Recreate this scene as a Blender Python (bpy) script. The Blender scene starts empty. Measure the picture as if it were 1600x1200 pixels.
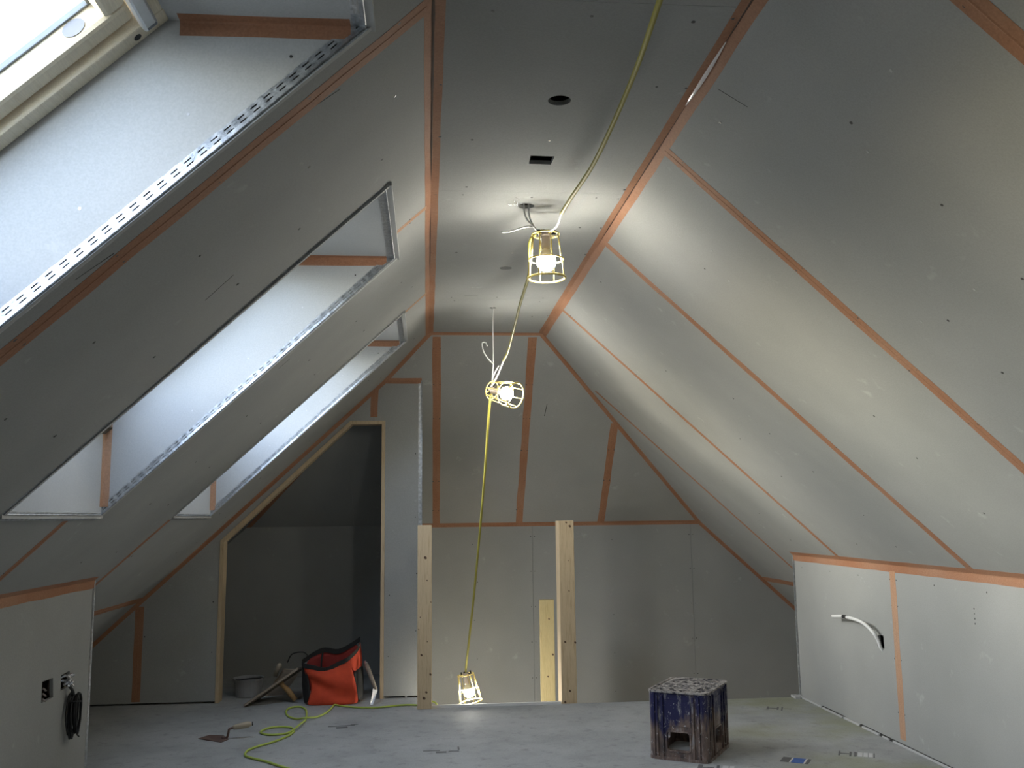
import bpy, bmesh, math, random
from mathutils import Vector, Matrix
from mathutils.geometry import delaunay_2d_cdt
random.seed(7)
SC = bpy.context.scene
COL = SC.collection
V = Vector

# ------------------------------------------------------------------ camera
cam_d = bpy.data.cameras.new('camera')
cam_d.sensor_width = 36.0
cam_d.lens = 33.265
cam_d.clip_start = 0.02
cam = bpy.data.objects.new('camera', cam_d)
COL.objects.link(cam)
pitch, yaw, roll = math.radians(7.9419), math.radians(5.2073), math.radians(0.6626)
fw = V((math.sin(yaw)*math.cos(pitch), math.cos(yaw)*math.cos(pitch), math.sin(pitch)))
rt = V((math.cos(yaw), -math.sin(yaw), 0)); up = rt.cross(fw)
r2 = math.cos(roll)*rt - math.sin(roll)*up
u2 = math.sin(roll)*rt + math.cos(roll)*up
cam.matrix_world = Matrix(((r2.x, u2.x, -fw.x, 0), (r2.y, u2.y, -fw.y, 0), (r2.z, u2.z, -fw.z, 1.1), (0, 0, 0, 1)))
SC.camera = cam

# ------------------------------------------------------------------ sky, exposure
SUN_EL = 16.0
SUN_ROT, VEIL, SKY = -90.0, 0.42, 2.95
W = bpy.data.worlds.new('overcast'); SC.world = W
W.use_nodes = True
bg = W.node_tree.nodes['Background']
_nt = W.node_tree
_sky = _nt.nodes.new('ShaderNodeTexSky')            # hazy sky, sun veiled, on the side of the left roof
_sky.sky_type = 'NISHITA'; _sky.sun_disc = False
_sky.sun_elevation = math.radians(SUN_EL); _sky.sun_rotation = math.radians(SUN_ROT)
_sky.dust_density = 6.0; _sky.air_density = 1.0; _sky.ozone_density = 1.0
_veil = _nt.nodes.new('ShaderNodeMix'); _veil.data_type = 'RGBA'
_veil.inputs[0].default_value = VEIL
_tint = _nt.nodes.new('ShaderNodeMix'); _tint.data_type = 'RGBA'; _tint.blend_type = 'MULTIPLY'
_tint.inputs[0].default_value = 1.0; _tint.inputs[7].default_value = (0.82, 1.0, 1.42, 1)
_nt.links.new(_sky.outputs[0], _tint.inputs[6])
_nt.links.new(_tint.outputs[2], _veil.inputs[6]); _veil.inputs[7].default_value = (3.85, 4.2, 4.55, 1)
_nt.links.new(_veil.outputs[2], bg.inputs[0])
bg.inputs[1].default_value = SKY
SC.view_settings.view_transform = 'Standard'
SC.view_settings.look = 'None'
SC.view_settings.gamma = 1.0
SC.view_settings.use_curve_mapping = False
SC.view_settings.exposure = 0.0
BULB = 360.0
SC.cycles.max_bounces = 9
SC.cycles.diffuse_bounces = 5
SC.cycles.transparent_max_bounces = 16
SC.cycles.sample_clamp_indirect = 6.0

# ------------------------------------------------------------------ room measures (metres)
H = 2.2357                      # flat ceiling
XCL, XCR = 0.0131, 0.7232       # its two long edges
XKL, ZKL = -1.502, 0.8317       # left knee wall
XKR, ZKR = 2.2453, 0.8435       # right knee wall
YH, YG, ZB = 5.8075, 6.9663, 1.041   # hip top, gable, hip base
YP, XP = 6.0643, -0.0313        # partition, its free corner
YKR, YKL = 5.7374, 4.5382       # where the knee walls end
YB = -5.0                       # rear gable behind the camera
ZD = -1.05                      # stair landing

# ------------------------------------------------------------------ materials
def new_mat(name):
    m = bpy.data.materials.new(name); m.use_nodes = True
    nt = m.node_tree
    return m, nt, nt.nodes['Principled BSDF']
def node(nt, typ, **kw):
    n = nt.nodes.new(typ)
    for k, v in kw.items():
        if k in n.inputs: n.inputs[k].default_value = v
        else: setattr(n, k, v)
    return n
def coords(nt, scale=(1, 1, 1), kind='Object'):
    tc = nt.nodes.new('ShaderNodeTexCoord'); mp = nt.nodes.new('ShaderNodeMapping')
    mp.inputs['Scale'].default_value = scale
    nt.links.new(tc.outputs[kind], mp.inputs[0]); return mp.outputs[0]
def ramp(nt, src, stops):
    r = nt.nodes.new('ShaderNodeValToRGB'); cr = r.color_ramp
    while len(cr.elements) > 1: cr.elements.remove(cr.elements[-1])
    cr.elements[0].position, cr.elements[0].color = stops[0][0], (*stops[0][1], 1)
    for p, c in stops[1:]:
        e = cr.elements.new(p); e.color = (*c, 1)
    nt.links.new(src, r.inputs[0]); return r.outputs[0]
def mix(nt, fac, a, b, mode='MIX'):
    n = nt.nodes.new('ShaderNodeMix'); n.data_type = 'RGBA'; n.blend_type = mode
    if isinstance(fac, (int, float)): n.inputs[0].default_value = fac
    else: nt.links.new(fac, n.inputs[0])
    for s, i in ((a, 6), (b, 7)):
        if isinstance(s, tuple): n.inputs[i].default_value = (*s, 1)
        else: nt.links.new(s, n.inputs[i])
    return n.outputs[2]
def noise(nt, vec, scale, detail=4, rough=0.55):
    n = node(nt, 'ShaderNodeTexNoise', Scale=scale, Detail=detail, Roughness=rough)
    nt.links.new(vec, n.inputs['Vector']); return n.outputs[0]
def bump(nt, bs, h, strength, dist=0.002):
    b = node(nt, 'ShaderNodeBump', Strength=strength, Distance=dist)
    nt.links.new(h, b.inputs['Height']); nt.links.new(b.outputs[0], bs.inputs['Normal'])
def flat(name, col, rough=0.6, metal=0.0):
    m, nt, bs = new_mat(name)
    f = noise(nt, coords(nt), 30.0, 3)
    c = mix(nt, f, tuple(x*0.86 for x in col), tuple(min(1, x*1.12) for x in col))
    nt.links.new(c, bs.inputs['Base Color'])
    bs.inputs['Roughness'].default_value = rough; bs.inputs['Metallic'].default_value = metal
    return m
def geo_coords(nt):
    g = nt.nodes.new('ShaderNodeNewGeometry'); return g.outputs['Position']

def mk_plaster(name, c0, c1):
    m, nt, bs = new_mat(name)
    pos = geo_coords(nt)
    big = noise(nt, pos, 1.3, 3, 0.6); fine = noise(nt, pos, 240.0, 1, 0.5)
    c = ramp(nt, big, [(0.3, c0), (0.7, c1)])
    sp = ramp(nt, fine, [(0.3, (0.94, 0.94, 0.94)), (0.7, (1.03, 1.03, 1.03))])
    c = mix(nt, 1.0, c, sp, 'MULTIPLY')
    # pale filler smears and fingerprints
    sm = noise(nt, pos, 9.0, 3, 0.7)
    k = ramp(nt, sm, [(0.66, (0, 0, 0)), (0.80, (0.22, 0.22, 0.22))])
    c = mix(nt, k, c, (0.72, 0.72, 0.70))
    nt.links.new(c, bs.inputs['Base Color'])
    bs.inputs['Roughness'].default_value = 0.88
    bs.inputs['Specular IOR Level'].default_value = 0.25
    bump(nt, bs, fine, 0.05)
    return m
PLASTER = mk_plaster('grey_plasterboard', (0.30, 0.305, 0.29), (0.36, 0.362, 0.345))
PLASTER_W = mk_plaster('primed_plasterboard', (0.42, 0.425, 0.415), (0.49, 0.495, 0.485))

def mk_tape(name, base, pale):
    m, nt, bs = new_mat(name)
    pos = geo_coords(nt)
    n1 = noise(nt, pos, 3.5, 4, 0.6); n2 = noise(nt, pos, 160.0, 2)
    k = ramp(nt, n1, [(0.35, (0, 0, 0)), (0.72, (0.75, 0.75, 0.75))])
    c = mix(nt, k, base, pale)
    c = mix(nt, 1.0, c, ramp(nt, n2, [(0.3, (0.85, 0.85, 0.85)), (0.7, (1.08, 1.08, 1.08))]), 'MULTIPLY')
    nt.links.new(c, bs.inputs['Base Color'])
    bs.inputs['Roughness'].default_value = 0.7
    bs.inputs['Specular IOR Level'].default_value = 0.15
    return m
TAPE = mk_tape('orange_mesh_tape', (0.34, 0.163, 0.092), (0.40, 0.232, 0.150))
TAPE_P = mk_tape('pale_orange_tape', (0.44, 0.25, 0.15), (0.48, 0.32, 0.22))
GLOSS = flat('glossy_tape_glint', (0.85, 0.80, 0.76), 0.12)

def mk_zinc():
    m, nt, bs = new_mat('galvanised_steel')
    pos = geo_coords(nt)
    n = noise(nt, pos, 60.0, 4, 0.7)
    nt.links.new(ramp(nt, n, [(0.35, (0.36, 0.38, 0.40)), (0.65, (0.62, 0.64, 0.65))]), bs.inputs['Base Color'])
    nt.links.new(ramp(nt, n, [(0.3, (0.28,)*3), (0.7, (0.5,)*3)]), bs.inputs['Roughness'])
    bs.inputs['Metallic'].default_value = 0.9
    bump(nt, bs, n, 0.3)
    return m
ZINC = mk_zinc()

def mk_wood(name, c0, c1, stretch, scale=14.0):
    m, nt, bs = new_mat(name)
    v = coords(nt, stretch)
    n = noise(nt, v, scale, 5, 0.6); n2 = noise(nt, v, scale*5, 3, 0.6)
    c = ramp(nt, n, [(0.3, c0), (0.5, c1), (0.62, tuple(0.88*a+0.12*b for a, b in zip(c1, c0))), (0.75, c1)])
    c = mix(nt, 1.0, c, ramp(nt, n2, [(0.3, (0.9,)*3), (0.7, (1.05,)*3)]), 'MULTIPLY')
    nt.links.new(c, bs.inputs['Base Color'])
    bs.inputs['Roughness'].default_value = 0.62
    bump(nt, bs, n2, 0.15)
    return m
PINE = mk_wood('planed_pine', (0.46, 0.34, 0.20), (0.60, 0.47, 0.30), (9, 9, 0.5))
PINE_LAMPLIT = mk_wood('lamplit_pine', (0.50, 0.38, 0.17), (0.62, 0.50, 0.25), (9, 9, 0.5))  # yellow lamplight put into the wood colour
FRAMEW = mk_wood('lacquered_window_pine', (0.70, 0.61, 0.45), (0.76, 0.68, 0.52), (6, 0.5, 6))
JAMBW = mk_wood('lining_pine', (0.42, 0.31, 0.19), (0.54, 0.42, 0.27), (7, 7, 0.6))
GREYW = mk_wood('weathered_wood', (0.16, 0.13, 0.10), (0.27, 0.22, 0.17), (0.7, 9, 9))
KNOT = flat('dark_knot', (0.10, 0.055, 0.03), 0.7)

def mk_floor():
    m, nt, bs = new_mat('dusty_screed_board')
    pos = geo_coords(nt)
    n = noise(nt, pos, 2.2, 6, 0.65); n2 = noise(nt, pos, 14.0, 5, 0.7); n3 = noise(nt, pos, 120.0, 2)
    c = ramp(nt, n, [(0.30, (0.27, 0.28, 0.275)), (0.52, (0.36, 0.37, 0.365)), (0.72, (0.42, 0.425, 0.42))])
    k = ramp(nt, n2, [(0.54, (0, 0, 0)), (0.72, (0.75, 0.75, 0.75))])
    c = mix(nt, k, c, (0.21, 0.21, 0.205))
    # greenish damp stains towards the right-hand wall
    sx = nt.nodes.new('ShaderNodeSeparateXYZ'); nt.links.new(pos, sx.inputs[0])
    mr = node(nt, 'ShaderNodeMapRange'); mr.inputs[1].default_value = 1.2; mr.inputs[2].default_value = 1.75
    nt.links.new(sx.outputs[0], mr.inputs[0])
    g = ramp(nt, noise(nt, pos, 1.9, 3, 0.5), [(0.44, (0, 0, 0)), (0.62, (0.75, 0.75, 0.75))])
    mm = nt.nodes.new('ShaderNodeMath'); mm.operation = 'MULTIPLY'
    nt.links.new(g, mm.inputs[0]); nt.links.new(mr.outputs[0], mm.inputs[1])
    c = mix(nt, mm.outputs[0], c, (0.27, 0.28, 0.17))
    c = mix(nt, 1.0, c, ramp(nt, n3, [(0.3, (0.9,)*3), (0.7, (1.06,)*3)]), 'MULTIPLY')
    nt.links.new(c, bs.inputs['Base Color'])
    bs.inputs['Roughness'].default_value = 0.75
    bump(nt, bs, n2, 0.2)
    return m
FLOOR = mk_floor()

def mk_crate():
    m, nt, bs = new_mat('splashed_blue_plastic')
    v = coords(nt)
    vs = coords(nt, (1, 1, 0.28))
    s1 = noise(nt, vs, 26.0, 6, 0.72); s2 = noise(nt, v, 60.0, 4, 0.7); s3 = noise(nt, vs, 11.0, 4, 0.6)
    sx = nt.nodes.new('ShaderNodeSeparateXYZ'); nt.links.new(v, sx.inputs[0])
    c = (0.010, 0.010, 0.060)
    # brown mortar crust, thicker at the foot
    mr = node(nt, 'ShaderNodeMapRange'); mr.inputs[1].default_value = 0.24; mr.inputs[2].default_value = 0.02
    mr.inputs[3].default_value = -0.10; mr.inputs[4].default_value = 0.36
    nt.links.new(sx.outputs[2], mr.inputs[0])
    ad = nt.nodes.new('ShaderNodeMath'); ad.operation = 'ADD'
    nt.links.new(s3, ad.inputs[0]); nt.links.new(mr.outputs[0], ad.inputs[1])
    k = ramp(nt, ad.outputs[0], [(0.50, (0, 0, 0)), (0.60, (0.9,)*3)])
    dirt = ramp(nt, s1, [(0.35, (0.055, 0.045, 0.04)), (0.6, (0.27, 0.185, 0.14))])
    c = mix(nt, k, c, dirt)
    k2 = ramp(nt, s1, [(0.55, (0, 0, 0)), (0.63, (0.75,)*3)])
    c = mix(nt, k2, c, (0.30, 0.29, 0.28))
    k3 = ramp(nt, s2, [(0.62, (0, 0, 0)), (0.66, (0.9,)*3)])
    c = mix(nt, k3, c, (0.5, 0.49, 0.47))
    nt.links.new(c, bs.inputs['Base Color'])
    bs.inputs['Roughness'].default_value = 0.55
    bump(nt, bs, s1, 0.35)
    return m
CRATE = mk_crate()
def mk_crate_top():
    m, nt, bs = new_mat('mortar_caked_plastic')
    v = coords(nt)
    s = noise(nt, v, 38.0, 5, 0.7)
    c = ramp(nt, s, [(0.42, (0.025, 0.023, 0.03)), (0.49, (0.26, 0.24, 0.22)), (0.62, (0.40, 0.37, 0.34))])
    nt.links.new(c, bs.inputs['Base Color']); bs.inputs['Roughness'].default_value = 0.8
    return m
CRATE_TOP = mk_crate_top()

def mk_fabric(name, c0, c1, rough=0.85):
    m, nt, bs = new_mat(name)
    v = coords(nt)
    n = noise(nt, v, 14.0, 4); n2 = noise(nt, v, 400.0, 2)
    nt.links.new(ramp(nt, n, [(0.3, c0), (0.7, c1)]), bs.inputs['Base Color'])
    bs.inputs['Roughness'].default_value = rough
    bump(nt, bs, n2, 0.4)
    return m
RED = mk_fabric('red_bag_fabric', (0.50, 0.050, 0.018), (0.66, 0.075, 0.025))
REDIN = mk_fabric('dark_red_lining', (0.30, 0.035, 0.03), (0.40, 0.05, 0.04))
BLACKF = mk_fabric('black_fabric', (0.012, 0.012, 0.012), (0.025, 0.024, 0.022))
YELLOW = flat('yellow_plastic', (0.78, 0.62, 0.20), 0.5)
CORD_Y = flat('yellow_cord_rubber', (0.34, 0.30, 0.05), 0.6)
CORD_G = flat('lime_cord_rubber', (0.42, 0.52, 0.09), 0.55)
WHITE = flat('white_plastic', (0.74, 0.74, 0.72), 0.5)
STRIP = flat('dusty_white_strip', (0.46, 0.46, 0.45), 0.85)
WHITE_S = flat('white_strip', (0.70, 0.70, 0.68), 0.8)
BLACK = flat('black_rubber', (0.012, 0.012, 0.012), 0.55)
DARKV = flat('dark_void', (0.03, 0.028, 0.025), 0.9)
SEAM_SHADE = flat('painted_seam_shade', (0.075, 0.045, 0.03), 0.9)
SCREW = flat('dark_screw_head', (0.05, 0.048, 0.045), 0.5)
SOCKET = flat('grey_socket', (0.26, 0.22, 0.20), 0.5)
ALU = flat('grey_aluminium', (0.55, 0.56, 0.57), 0.35, 0.5)
COVER = flat('grey_cover', (0.20, 0.20, 0.21), 0.5)
GASKET = flat('grey_gasket', (0.16, 0.18, 0.20), 0.5)
FOIL = flat('silver_foil', (0.80, 0.80, 0.80), 0.25, 1.0)
STEEL = flat('rusty_steel', (0.20, 0.13, 0.11), 0.5, 0.5)
STEEL_L = flat('bright_steel', (0.55, 0.55, 0.55), 0.3, 0.9)
HANDLE = flat('worn_handle_wood', (0.42, 0.36, 0.27), 0.7)
HANDLE_Y = flat('yellow_handle_wood', (0.40, 0.24, 0.10), 0.7)
INK = flat('black_print', (0.12, 0.12, 0.12), 0.7)
BLUE = flat('blue_print', (0.05, 0.13, 0.42), 0.5)
PAPER = flat('white_print', (0.58, 0.58, 0.57), 0.6)
PAIL = flat('cloudy_plastic', (0.30, 0.30, 0.30), 0.35)
INSUL = flat('brown_insulation', (0.10, 0.08, 0.06), 0.95)
def mk_emit(name, col, st):
    m, nt, bs = new_mat(name)
    bs.inputs['Base Color'].default_value = (0.9, 0.9, 0.88, 1)
    bs.inputs['Emission Color'].default_value = (*col, 1)
    bs.inputs['Emission Strength'].default_value = st
    return m
BULBM = mk_emit('lit_bulb', (1.0, 0.965, 0.87), BULB)
BULBN = flat('warm_white_bulb_neck', (0.80, 0.74, 0.56), 0.45)
def mk_glass():
    m = bpy.data.materials.new('window_glass'); m.use_nodes = True; nt = m.node_tree
    nt.nodes.remove(nt.nodes['Principled BSDF'])
    t = node(nt, 'ShaderNodeBsdfTransparent'); t.inputs[0].default_value = (0.93, 0.95, 0.95, 1)
    g = node(nt, 'ShaderNodeBsdfGlossy'); g.inputs['Roughness'].default_value = 0.02
    mx = nt.nodes.new('ShaderNodeMixShader'); mx.inputs[0].default_value = 0.05
    nt.links.new(t.outputs[0], mx.inputs[1]); nt.links.new(g.outputs[0], mx.inputs[2])
    nt.links.new(mx.outputs[0], nt.nodes['Material Output'].inputs[0])
    return m
GLASS = mk_glass()

# ------------------------------------------------------------------ object helpers
def tag(o, label=None, cat=None, group=None, kind=None):
    if label: o['label'] = label
    if cat: o['category'] = cat
    if group: o['group'] = group
    if kind: o['kind'] = kind
    return o
def wpos(o):
    p = V((0, 0, 0))
    while o is not None:
        p = p + o.location; o = o.parent
    return p
def empty(name, loc=(0, 0, 0), rot=None):
    o = bpy.data.objects.new(name, None); COL.objects.link(o)
    o.empty_display_size = 0.1; o.location = loc
    if rot: o.rotation_euler = rot
    return o
def link(name, me, mat, parent=None, loc=(0, 0, 0), smooth=False):
    me.materials.clear(); me.materials.append(mat)
    o = bpy.data.objects.new(name, me); COL.objects.link(o)
    o.parent = parent; o.location = loc
    if smooth:
        for f in me.polygons: f.use_smooth = True
    return o
def mesh_obj(name, verts, faces, mat, parent=None, local=False, smooth=False, origin=None):
    """verts in world space, re-centred on their own base; local=True keeps them in the parent's space"""
    if local:
        c = V((0, 0, 0)); loc = V((0, 0, 0))
    else:
        xs, ys, zs = zip(*verts)
        c = V(origin) if origin else V(((min(xs)+max(xs))/2, (min(ys)+max(ys))/2, min(zs)))
        loc = c - (wpos(parent) if parent else V((0, 0, 0)))
    me = bpy.data.meshes.new(name)
    me.from_pydata([tuple(V(v)-c) for v in verts], [], faces)
    bm = bmesh.new(); bm.from_mesh(me)
    bmesh.ops.recalc_face_normals(bm, faces=bm.faces); bm.to_mesh(me); bm.free()
    return link(name, me, mat, parent, loc, smooth)
class MB:
    def __init__(s): s.v = []; s.f = []
    def add(s, v, f):
        n = len(s.v); s.v += [tuple(x) for x in v]; s.f += [tuple(i+n for i in q) for q in f]; return s
    def box(s, a, b):
        (x0, y0, z0), (x1, y1, z1) = a, b
        return s.add([(x0,y0,z0),(x1,y0,z0),(x1,y1,z0),(x0,y1,z0),(x0,y0,z1),(x1,y0,z1),(x1,y1,z1),(x0,y1,z1)],
                     [(0,3,2,1),(4,5,6,7),(0,1,5,4),(1,2,6,5),(2,3,7,6),(3,0,4,7)])
    def obox(s, O, ax, ay, az):
        O, ax, ay, az = V(O), V(ax), V(ay), V(az)
        return s.add([O, O+ax, O+ax+ay, O+ay, O+az, O+ax+az, O+ax+ay+az, O+ay+az],
                     [(0,3,2,1),(4,5,6,7),(0,1,5,4),(1,2,6,5),(2,3,7,6),(3,0,4,7)])
    def tube(s, pts, r, n=8, caps=True):
        pts = [V(p) for p in pts]; rs = r if isinstance(r, (list, tuple)) else [r]*len(pts)
        base = len(s.v); ref = None
        for i, p in enumerate(pts):
            t = (pts[min(i+1, len(pts)-1)] - pts[max(i-1, 0)]).normalized()
            if ref is None:
                ref = t.orthogonal().normalized()
            ref = (ref - t*ref.dot(t))
            ref = ref.normalized() if ref.length > 1e-6 else t.orthogonal().normalized()
            b = t.cross(ref)
            for k in range(n):
                a = 2*math.pi*k/n
                s.v.append(tuple(p + (ref*math.cos(a)+b*math.sin(a))*rs[i]))
        for i in range(len(pts)-1):
            for k in range(n):
                a, c = base+i*n+k, base+i*n+(k+1) % n
                s.f.append((a, c, c+n, a+n))
        if caps:
            s.f.append(tuple(base+k for k in range(n))[::-1]); s.f.append(tuple(base+(len(pts)-1)*n+k for k in range(n)))
        return s
    def ring(s, c, R, r, axis=(0, 0, 1), n=24, m=6):
        c = V(c); ax = V(axis).normalized(); u = ax.orthogonal().normalized(); w = ax.cross(u); base = len(s.v)
        for i in range(n):
            a = 2*math.pi*i/n; d = u*math.cos(a)+w*math.sin(a)
            for k in range(m):
                b = 2*math.pi*k/m
                s.v.append(tuple(c + d*(R+r*math.cos(b)) + ax*(r*math.sin(b))))
        for i in range(n):
            for k in range(m):
                j = (i+1) % n; l = (k+1) % m
                s.f.append((base+i*m+k, base+j*m+k, base+j*m+l, base+i*m+l))
        return s
    def lathe(s, prof, n=20, c=(0, 0, 0)):
        base = len(s.v); c = V(c)
        for r, z in prof:
            for k in range(n):
                a = 2*math.pi*k/n
                s.v.append((c.x+r*math.cos(a), c.y+r*math.sin(a), c.z+z))
        for i in range(len(prof)-1):
            for k in range(n):
                a, d = base+i*n+k, base+i*n+(k+1) % n
                s.f.append((a, d, d+n, a+n))
        s.f.append(tuple(base+k for k in range(n))[::-1]); s.f.append(tuple(base+(len(prof)-1)*n+k for k in range(n)))
        return s
    def disc(s, c, nrm, r, th=0.001, n=8, rx=1.0, axis=None):
        c = V(c); nrm = V(nrm).normalized(); u = V(axis).normalized() if axis else nrm.orthogonal().normalized(); w = nrm.cross(u); base = len(s.v)
        for h in (0, th):
            for k in range(n):
                a = 2*math.pi*k/n
                s.v.append(tuple(c + u*(r*math.cos(a)) + w*(r*rx*math.sin(a)) + nrm*h))
        for k in range(n):
            j = (k+1) % n; s.f.append((base+k, base+j, base+n+j, base+n+k))
        s.f.append(tuple(base+k for k in range(n))[::-1]); s.f.append(tuple(base+n+k for k in range(n)))
        return s
    def build(s, name, mat, parent=None, local=False, smooth=False, origin=None):
        return mesh_obj(name, s.v, s.f, mat, parent, local, smooth, origin)
def bevel(o, w, seg=2):
    m = o.modifiers.new('bevel', 'BEVEL'); m.width = w; m.segments = seg; m.limit_method = 'ANGLE'; m.angle_limit = math.radians(40)
    return o
def spline(pts, sub=6):
    """Catmull-Rom through the points"""
    P = [V(p) for p in pts]; P = [P[0]*2-P[1]] + P + [P[-1]*2-P[-2]]; out = []
    for i in range(1, len(P)-2):
        a, b, c, d = P[i-1], P[i], P[i+1], P[i+2]
        for k in range(sub):
            t = k/sub
            out.append(0.5*((2*b) + (c-a)*t + (2*a-5*b+4*c-d)*t*t + (3*b-a-3*c+d)*t**3))
    out.append(P[-2]); return out

class Plane:
    """u, v coordinates on a room surface; N points into the room"""
    def __init__(s, O, U, Vv, inside=(0.36, 3.0, 1.1)):
        s.O = V(O); s.U = V(U).normalized(); s.V = V(Vv).normalized()
        n = s.U.cross(s.V).normalized()
        s.N = n if (V(inside)-s.O).dot(n) > 0 else -n
    def p(s, u, v, n=0.0): return s.O + s.U*u + s.V*v + s.N*n
def inside_poly(pt, poly):
    x, y = pt; c = False; j = len(poly)-1
    for i in range(len(poly)):
        (xi, yi), (xj, yj) = poly[i], poly[j]
        if (yi > y) != (yj > y) and x < (xj-xi)*(y-yi)/(yj-yi)+xi: c = not c
        j = i
    return c
def board_mesh(outer, holes):
    pts = []; edges = []
    for poly in [outer]+holes:
        b = len(pts); pts += [V(q) for q in poly]; edges += [(b+i, b+(i+1) % len(poly)) for i in range(len(poly))]
    vs, es, fs, *_ = delaunay_2d_cdt(pts, edges, [], 1, 1e-6)
    keep = []
    for f in fs:
        c = sum((vs[i] for i in f), V((0, 0)))/len(f)
        if inside_poly(c, outer) and not any(inside_poly(c, h) for h in holes): keep.append(tuple(f))
    return vs, keep
def board(name, pl, outer, mat, parent, holes=(), th=0.025, front=0.0):
    vs, fs = board_mesh([tuple(q) for q in outer], [list(h) for h in holes])
    n = len(vs); cnt = {}
    for f in fs:
        for i in range(len(f)):
            e = (f[i], f[(i+1) % len(f)]); cnt[tuple(sorted(e))] = cnt.get(tuple(sorted(e)), []) + [e]
    verts = [pl.p(v.x, v.y, front) for v in vs] + [pl.p(v.x, v.y, front-th) for v in vs]
    faces = list(fs) + [tuple(i+n for i in f[::-1]) for f in fs]
    for l in cnt.values():
        if len(l) == 1: a, b = l[0]; faces.append((b, a, a+n, b+n))
    return mesh_obj(name, verts, faces, mat, parent)
def circle(cu, cv, r, n=20): return [(cu+r*math.cos(2*math.pi*k/n), cv+r*math.sin(2*math.pi*k/n)) for k in range(n)]

def tape_strip(pl, a, b, w, parent, mat=None, lift=0.0009, name='joint_tape'):
    """flat tape along a..b (plane coordinates), slightly uneven edges, a raised crease down its middle"""
    a, b = V(a), V(b); d = (b-a); L = d.length; d.normalize(); q = V((-d.y, d.x))
    n = max(2, int(L/0.12)); mb = MB(); vs = []
    for i in range(n+1):
        c = a + d*(L*i/n) + q*random.uniform(-0.002, 0.002); ww = w/2*random.uniform(0.93, 1.06)
        for s, hgt in ((-1, lift*0.6), (-0.12, lift), (0, lift+0.0011), (0.12, lift), (1, lift*0.6)):
            p = c + q*(ww*s); vs.append(pl.p(p.x, p.y, hgt))
        for s in (-1, 1):
            p = c + q*(ww*s); vs.append(pl.p(p.x, p.y, -0.0005))
    fs = []
    for i in range(n):
        o, m = i*7, (i+1)*7
        for k in range(4): fs.append((o+k, o+k+1, m+k+1, m+k))
        fs.append((o+5, o, m, m+5)); fs.append((o+4, o+6, m+6, m+4)); fs.append((o+6, o+5, m+5, m+6))
    fs.append((0, 1, 2, 3, 4, 6, 5)); e = n*7; fs.append(tuple(e+k for k in (0, 1, 2, 3, 4, 6, 5))[::-1])
    return mb.add(vs, fs).build(name, mat or TAPE, parent)
def corner_tape(A, B, d1, d2, w, parent, mat=None, lift=0.0009, w2=None, name='joint_tape'):
    """tape folded into an inner corner: edge A..B, flaps along d1 and d2"""
    A, B, d1, d2 = V(A), V(B), V(d1).normalized(), V(d2).normalized()
    L = (B-A).length; n = max(2, int(L/0.12)); t = (B-A).normalized(); w2 = w2 or w
    n1 = t.cross(d1).normalized(); n1 = n1 if n1.dot(d2) > 0 else -n1
    n2 = t.cross(d2).normalized(); n2 = n2 if n2.dot(d1) > 0 else -n2
    vs = []; fs = []
    for i in range(n+1):
        c = A.lerp(B, i/n); k1 = w*random.uniform(0.95, 1.05); k2 = w2*random.uniform(0.95, 1.05); g = random.uniform(0.001, 0.003)
        vs += [c+d1*k1+n1*lift*0.5, c+d1*0.006+n1*lift, c+d1*g+d2*g, c+d2*0.006+n2*lift, c+d2*k2+n2*lift*0.5, c+d2*k2-n2*0.0006, c-n1*0.0006-n2*0.0006, c+d1*k1-n1*0.0006]
    m = 8
    for i in range(n):
        for k in range(m):
            j = (k+1) % m; fs.append((i*m+k, i*m+j, (i+1)*m+j, (i+1)*m+k))
    fs.append(tuple(range(m))[::-1]); fs.append(tuple(n*m+k for k in range(m)))
    return mesh_obj(name, vs, fs, mat or TAPE, parent)
def screws(pl, pts, parent, r=0.0045):
    mb = MB()
    for u, v in pts: mb.disc(pl.p(u, v, -0.0005), pl.N, r*random.uniform(0.75, 1.2), 0.0012, 7)
    o = mb.build('screw_heads', SCREW, parent); o['kind'] = 'stuff'; return o
def bead(A, B, d1, d2, parent, w=0.026, n1=None, n2=None, w2=None):
    """perforated galvanised corner bead on an outer corner; slots are real openings"""
    A, B, d1, d2 = V(A), V(B), V(d1).normalized(), V(d2).normalized()
    L = (B-A).length; t = (B-A).normalized(); mb = MB()
    for d, nn, wd_ in ((d1, n1, w), (d2, n2, w2 or w)):
        nn = V(nn).normalized(); o = A + nn*0.0005
        pitch = 0.034; k = max(1, int(L/pitch)); pitch = L/k
        rows = [q*wd_/0.026 for q in (0.0, 0.0085, 0.0112, 0.0172, 0.0199, 0.026)]
        idx = {}
        def vert(i, j):
            key = (i, j)
            if key not in idx:
                s = (i//2)*pitch + (pitch*0.5 if i % 2 else 0.0)
                idx[key] = len(mb.v)
                off = (random.uniform(-0.0012, 0.0012) if j == 5 else 0.0)
                mb.v.append(tuple(o + t*s + d*(rows[j]+off) + nn*(0.0011 if j == 0 else 0.0)))
            return idx[key]
        for i in range(2*k):
            for j in range(5):
                row1 = (j == 1 and i % 2 == 0); row2 = (j == 3 and i % 2 == 0)
                if row1 or row2: continue
                mb.f.append((vert(i, j), vert(i+1, j), vert(i+1, j+1), vert(i, j+1)))
    # rounded nose
    mb.tube([A+(V(n1)+V(n2))*0.0012, B+(V(n1)+V(n2))*0.0012], 0.0022, 6)
    me_o = mb.build('corner_bead', ZINC, parent)
    return me_o

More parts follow.
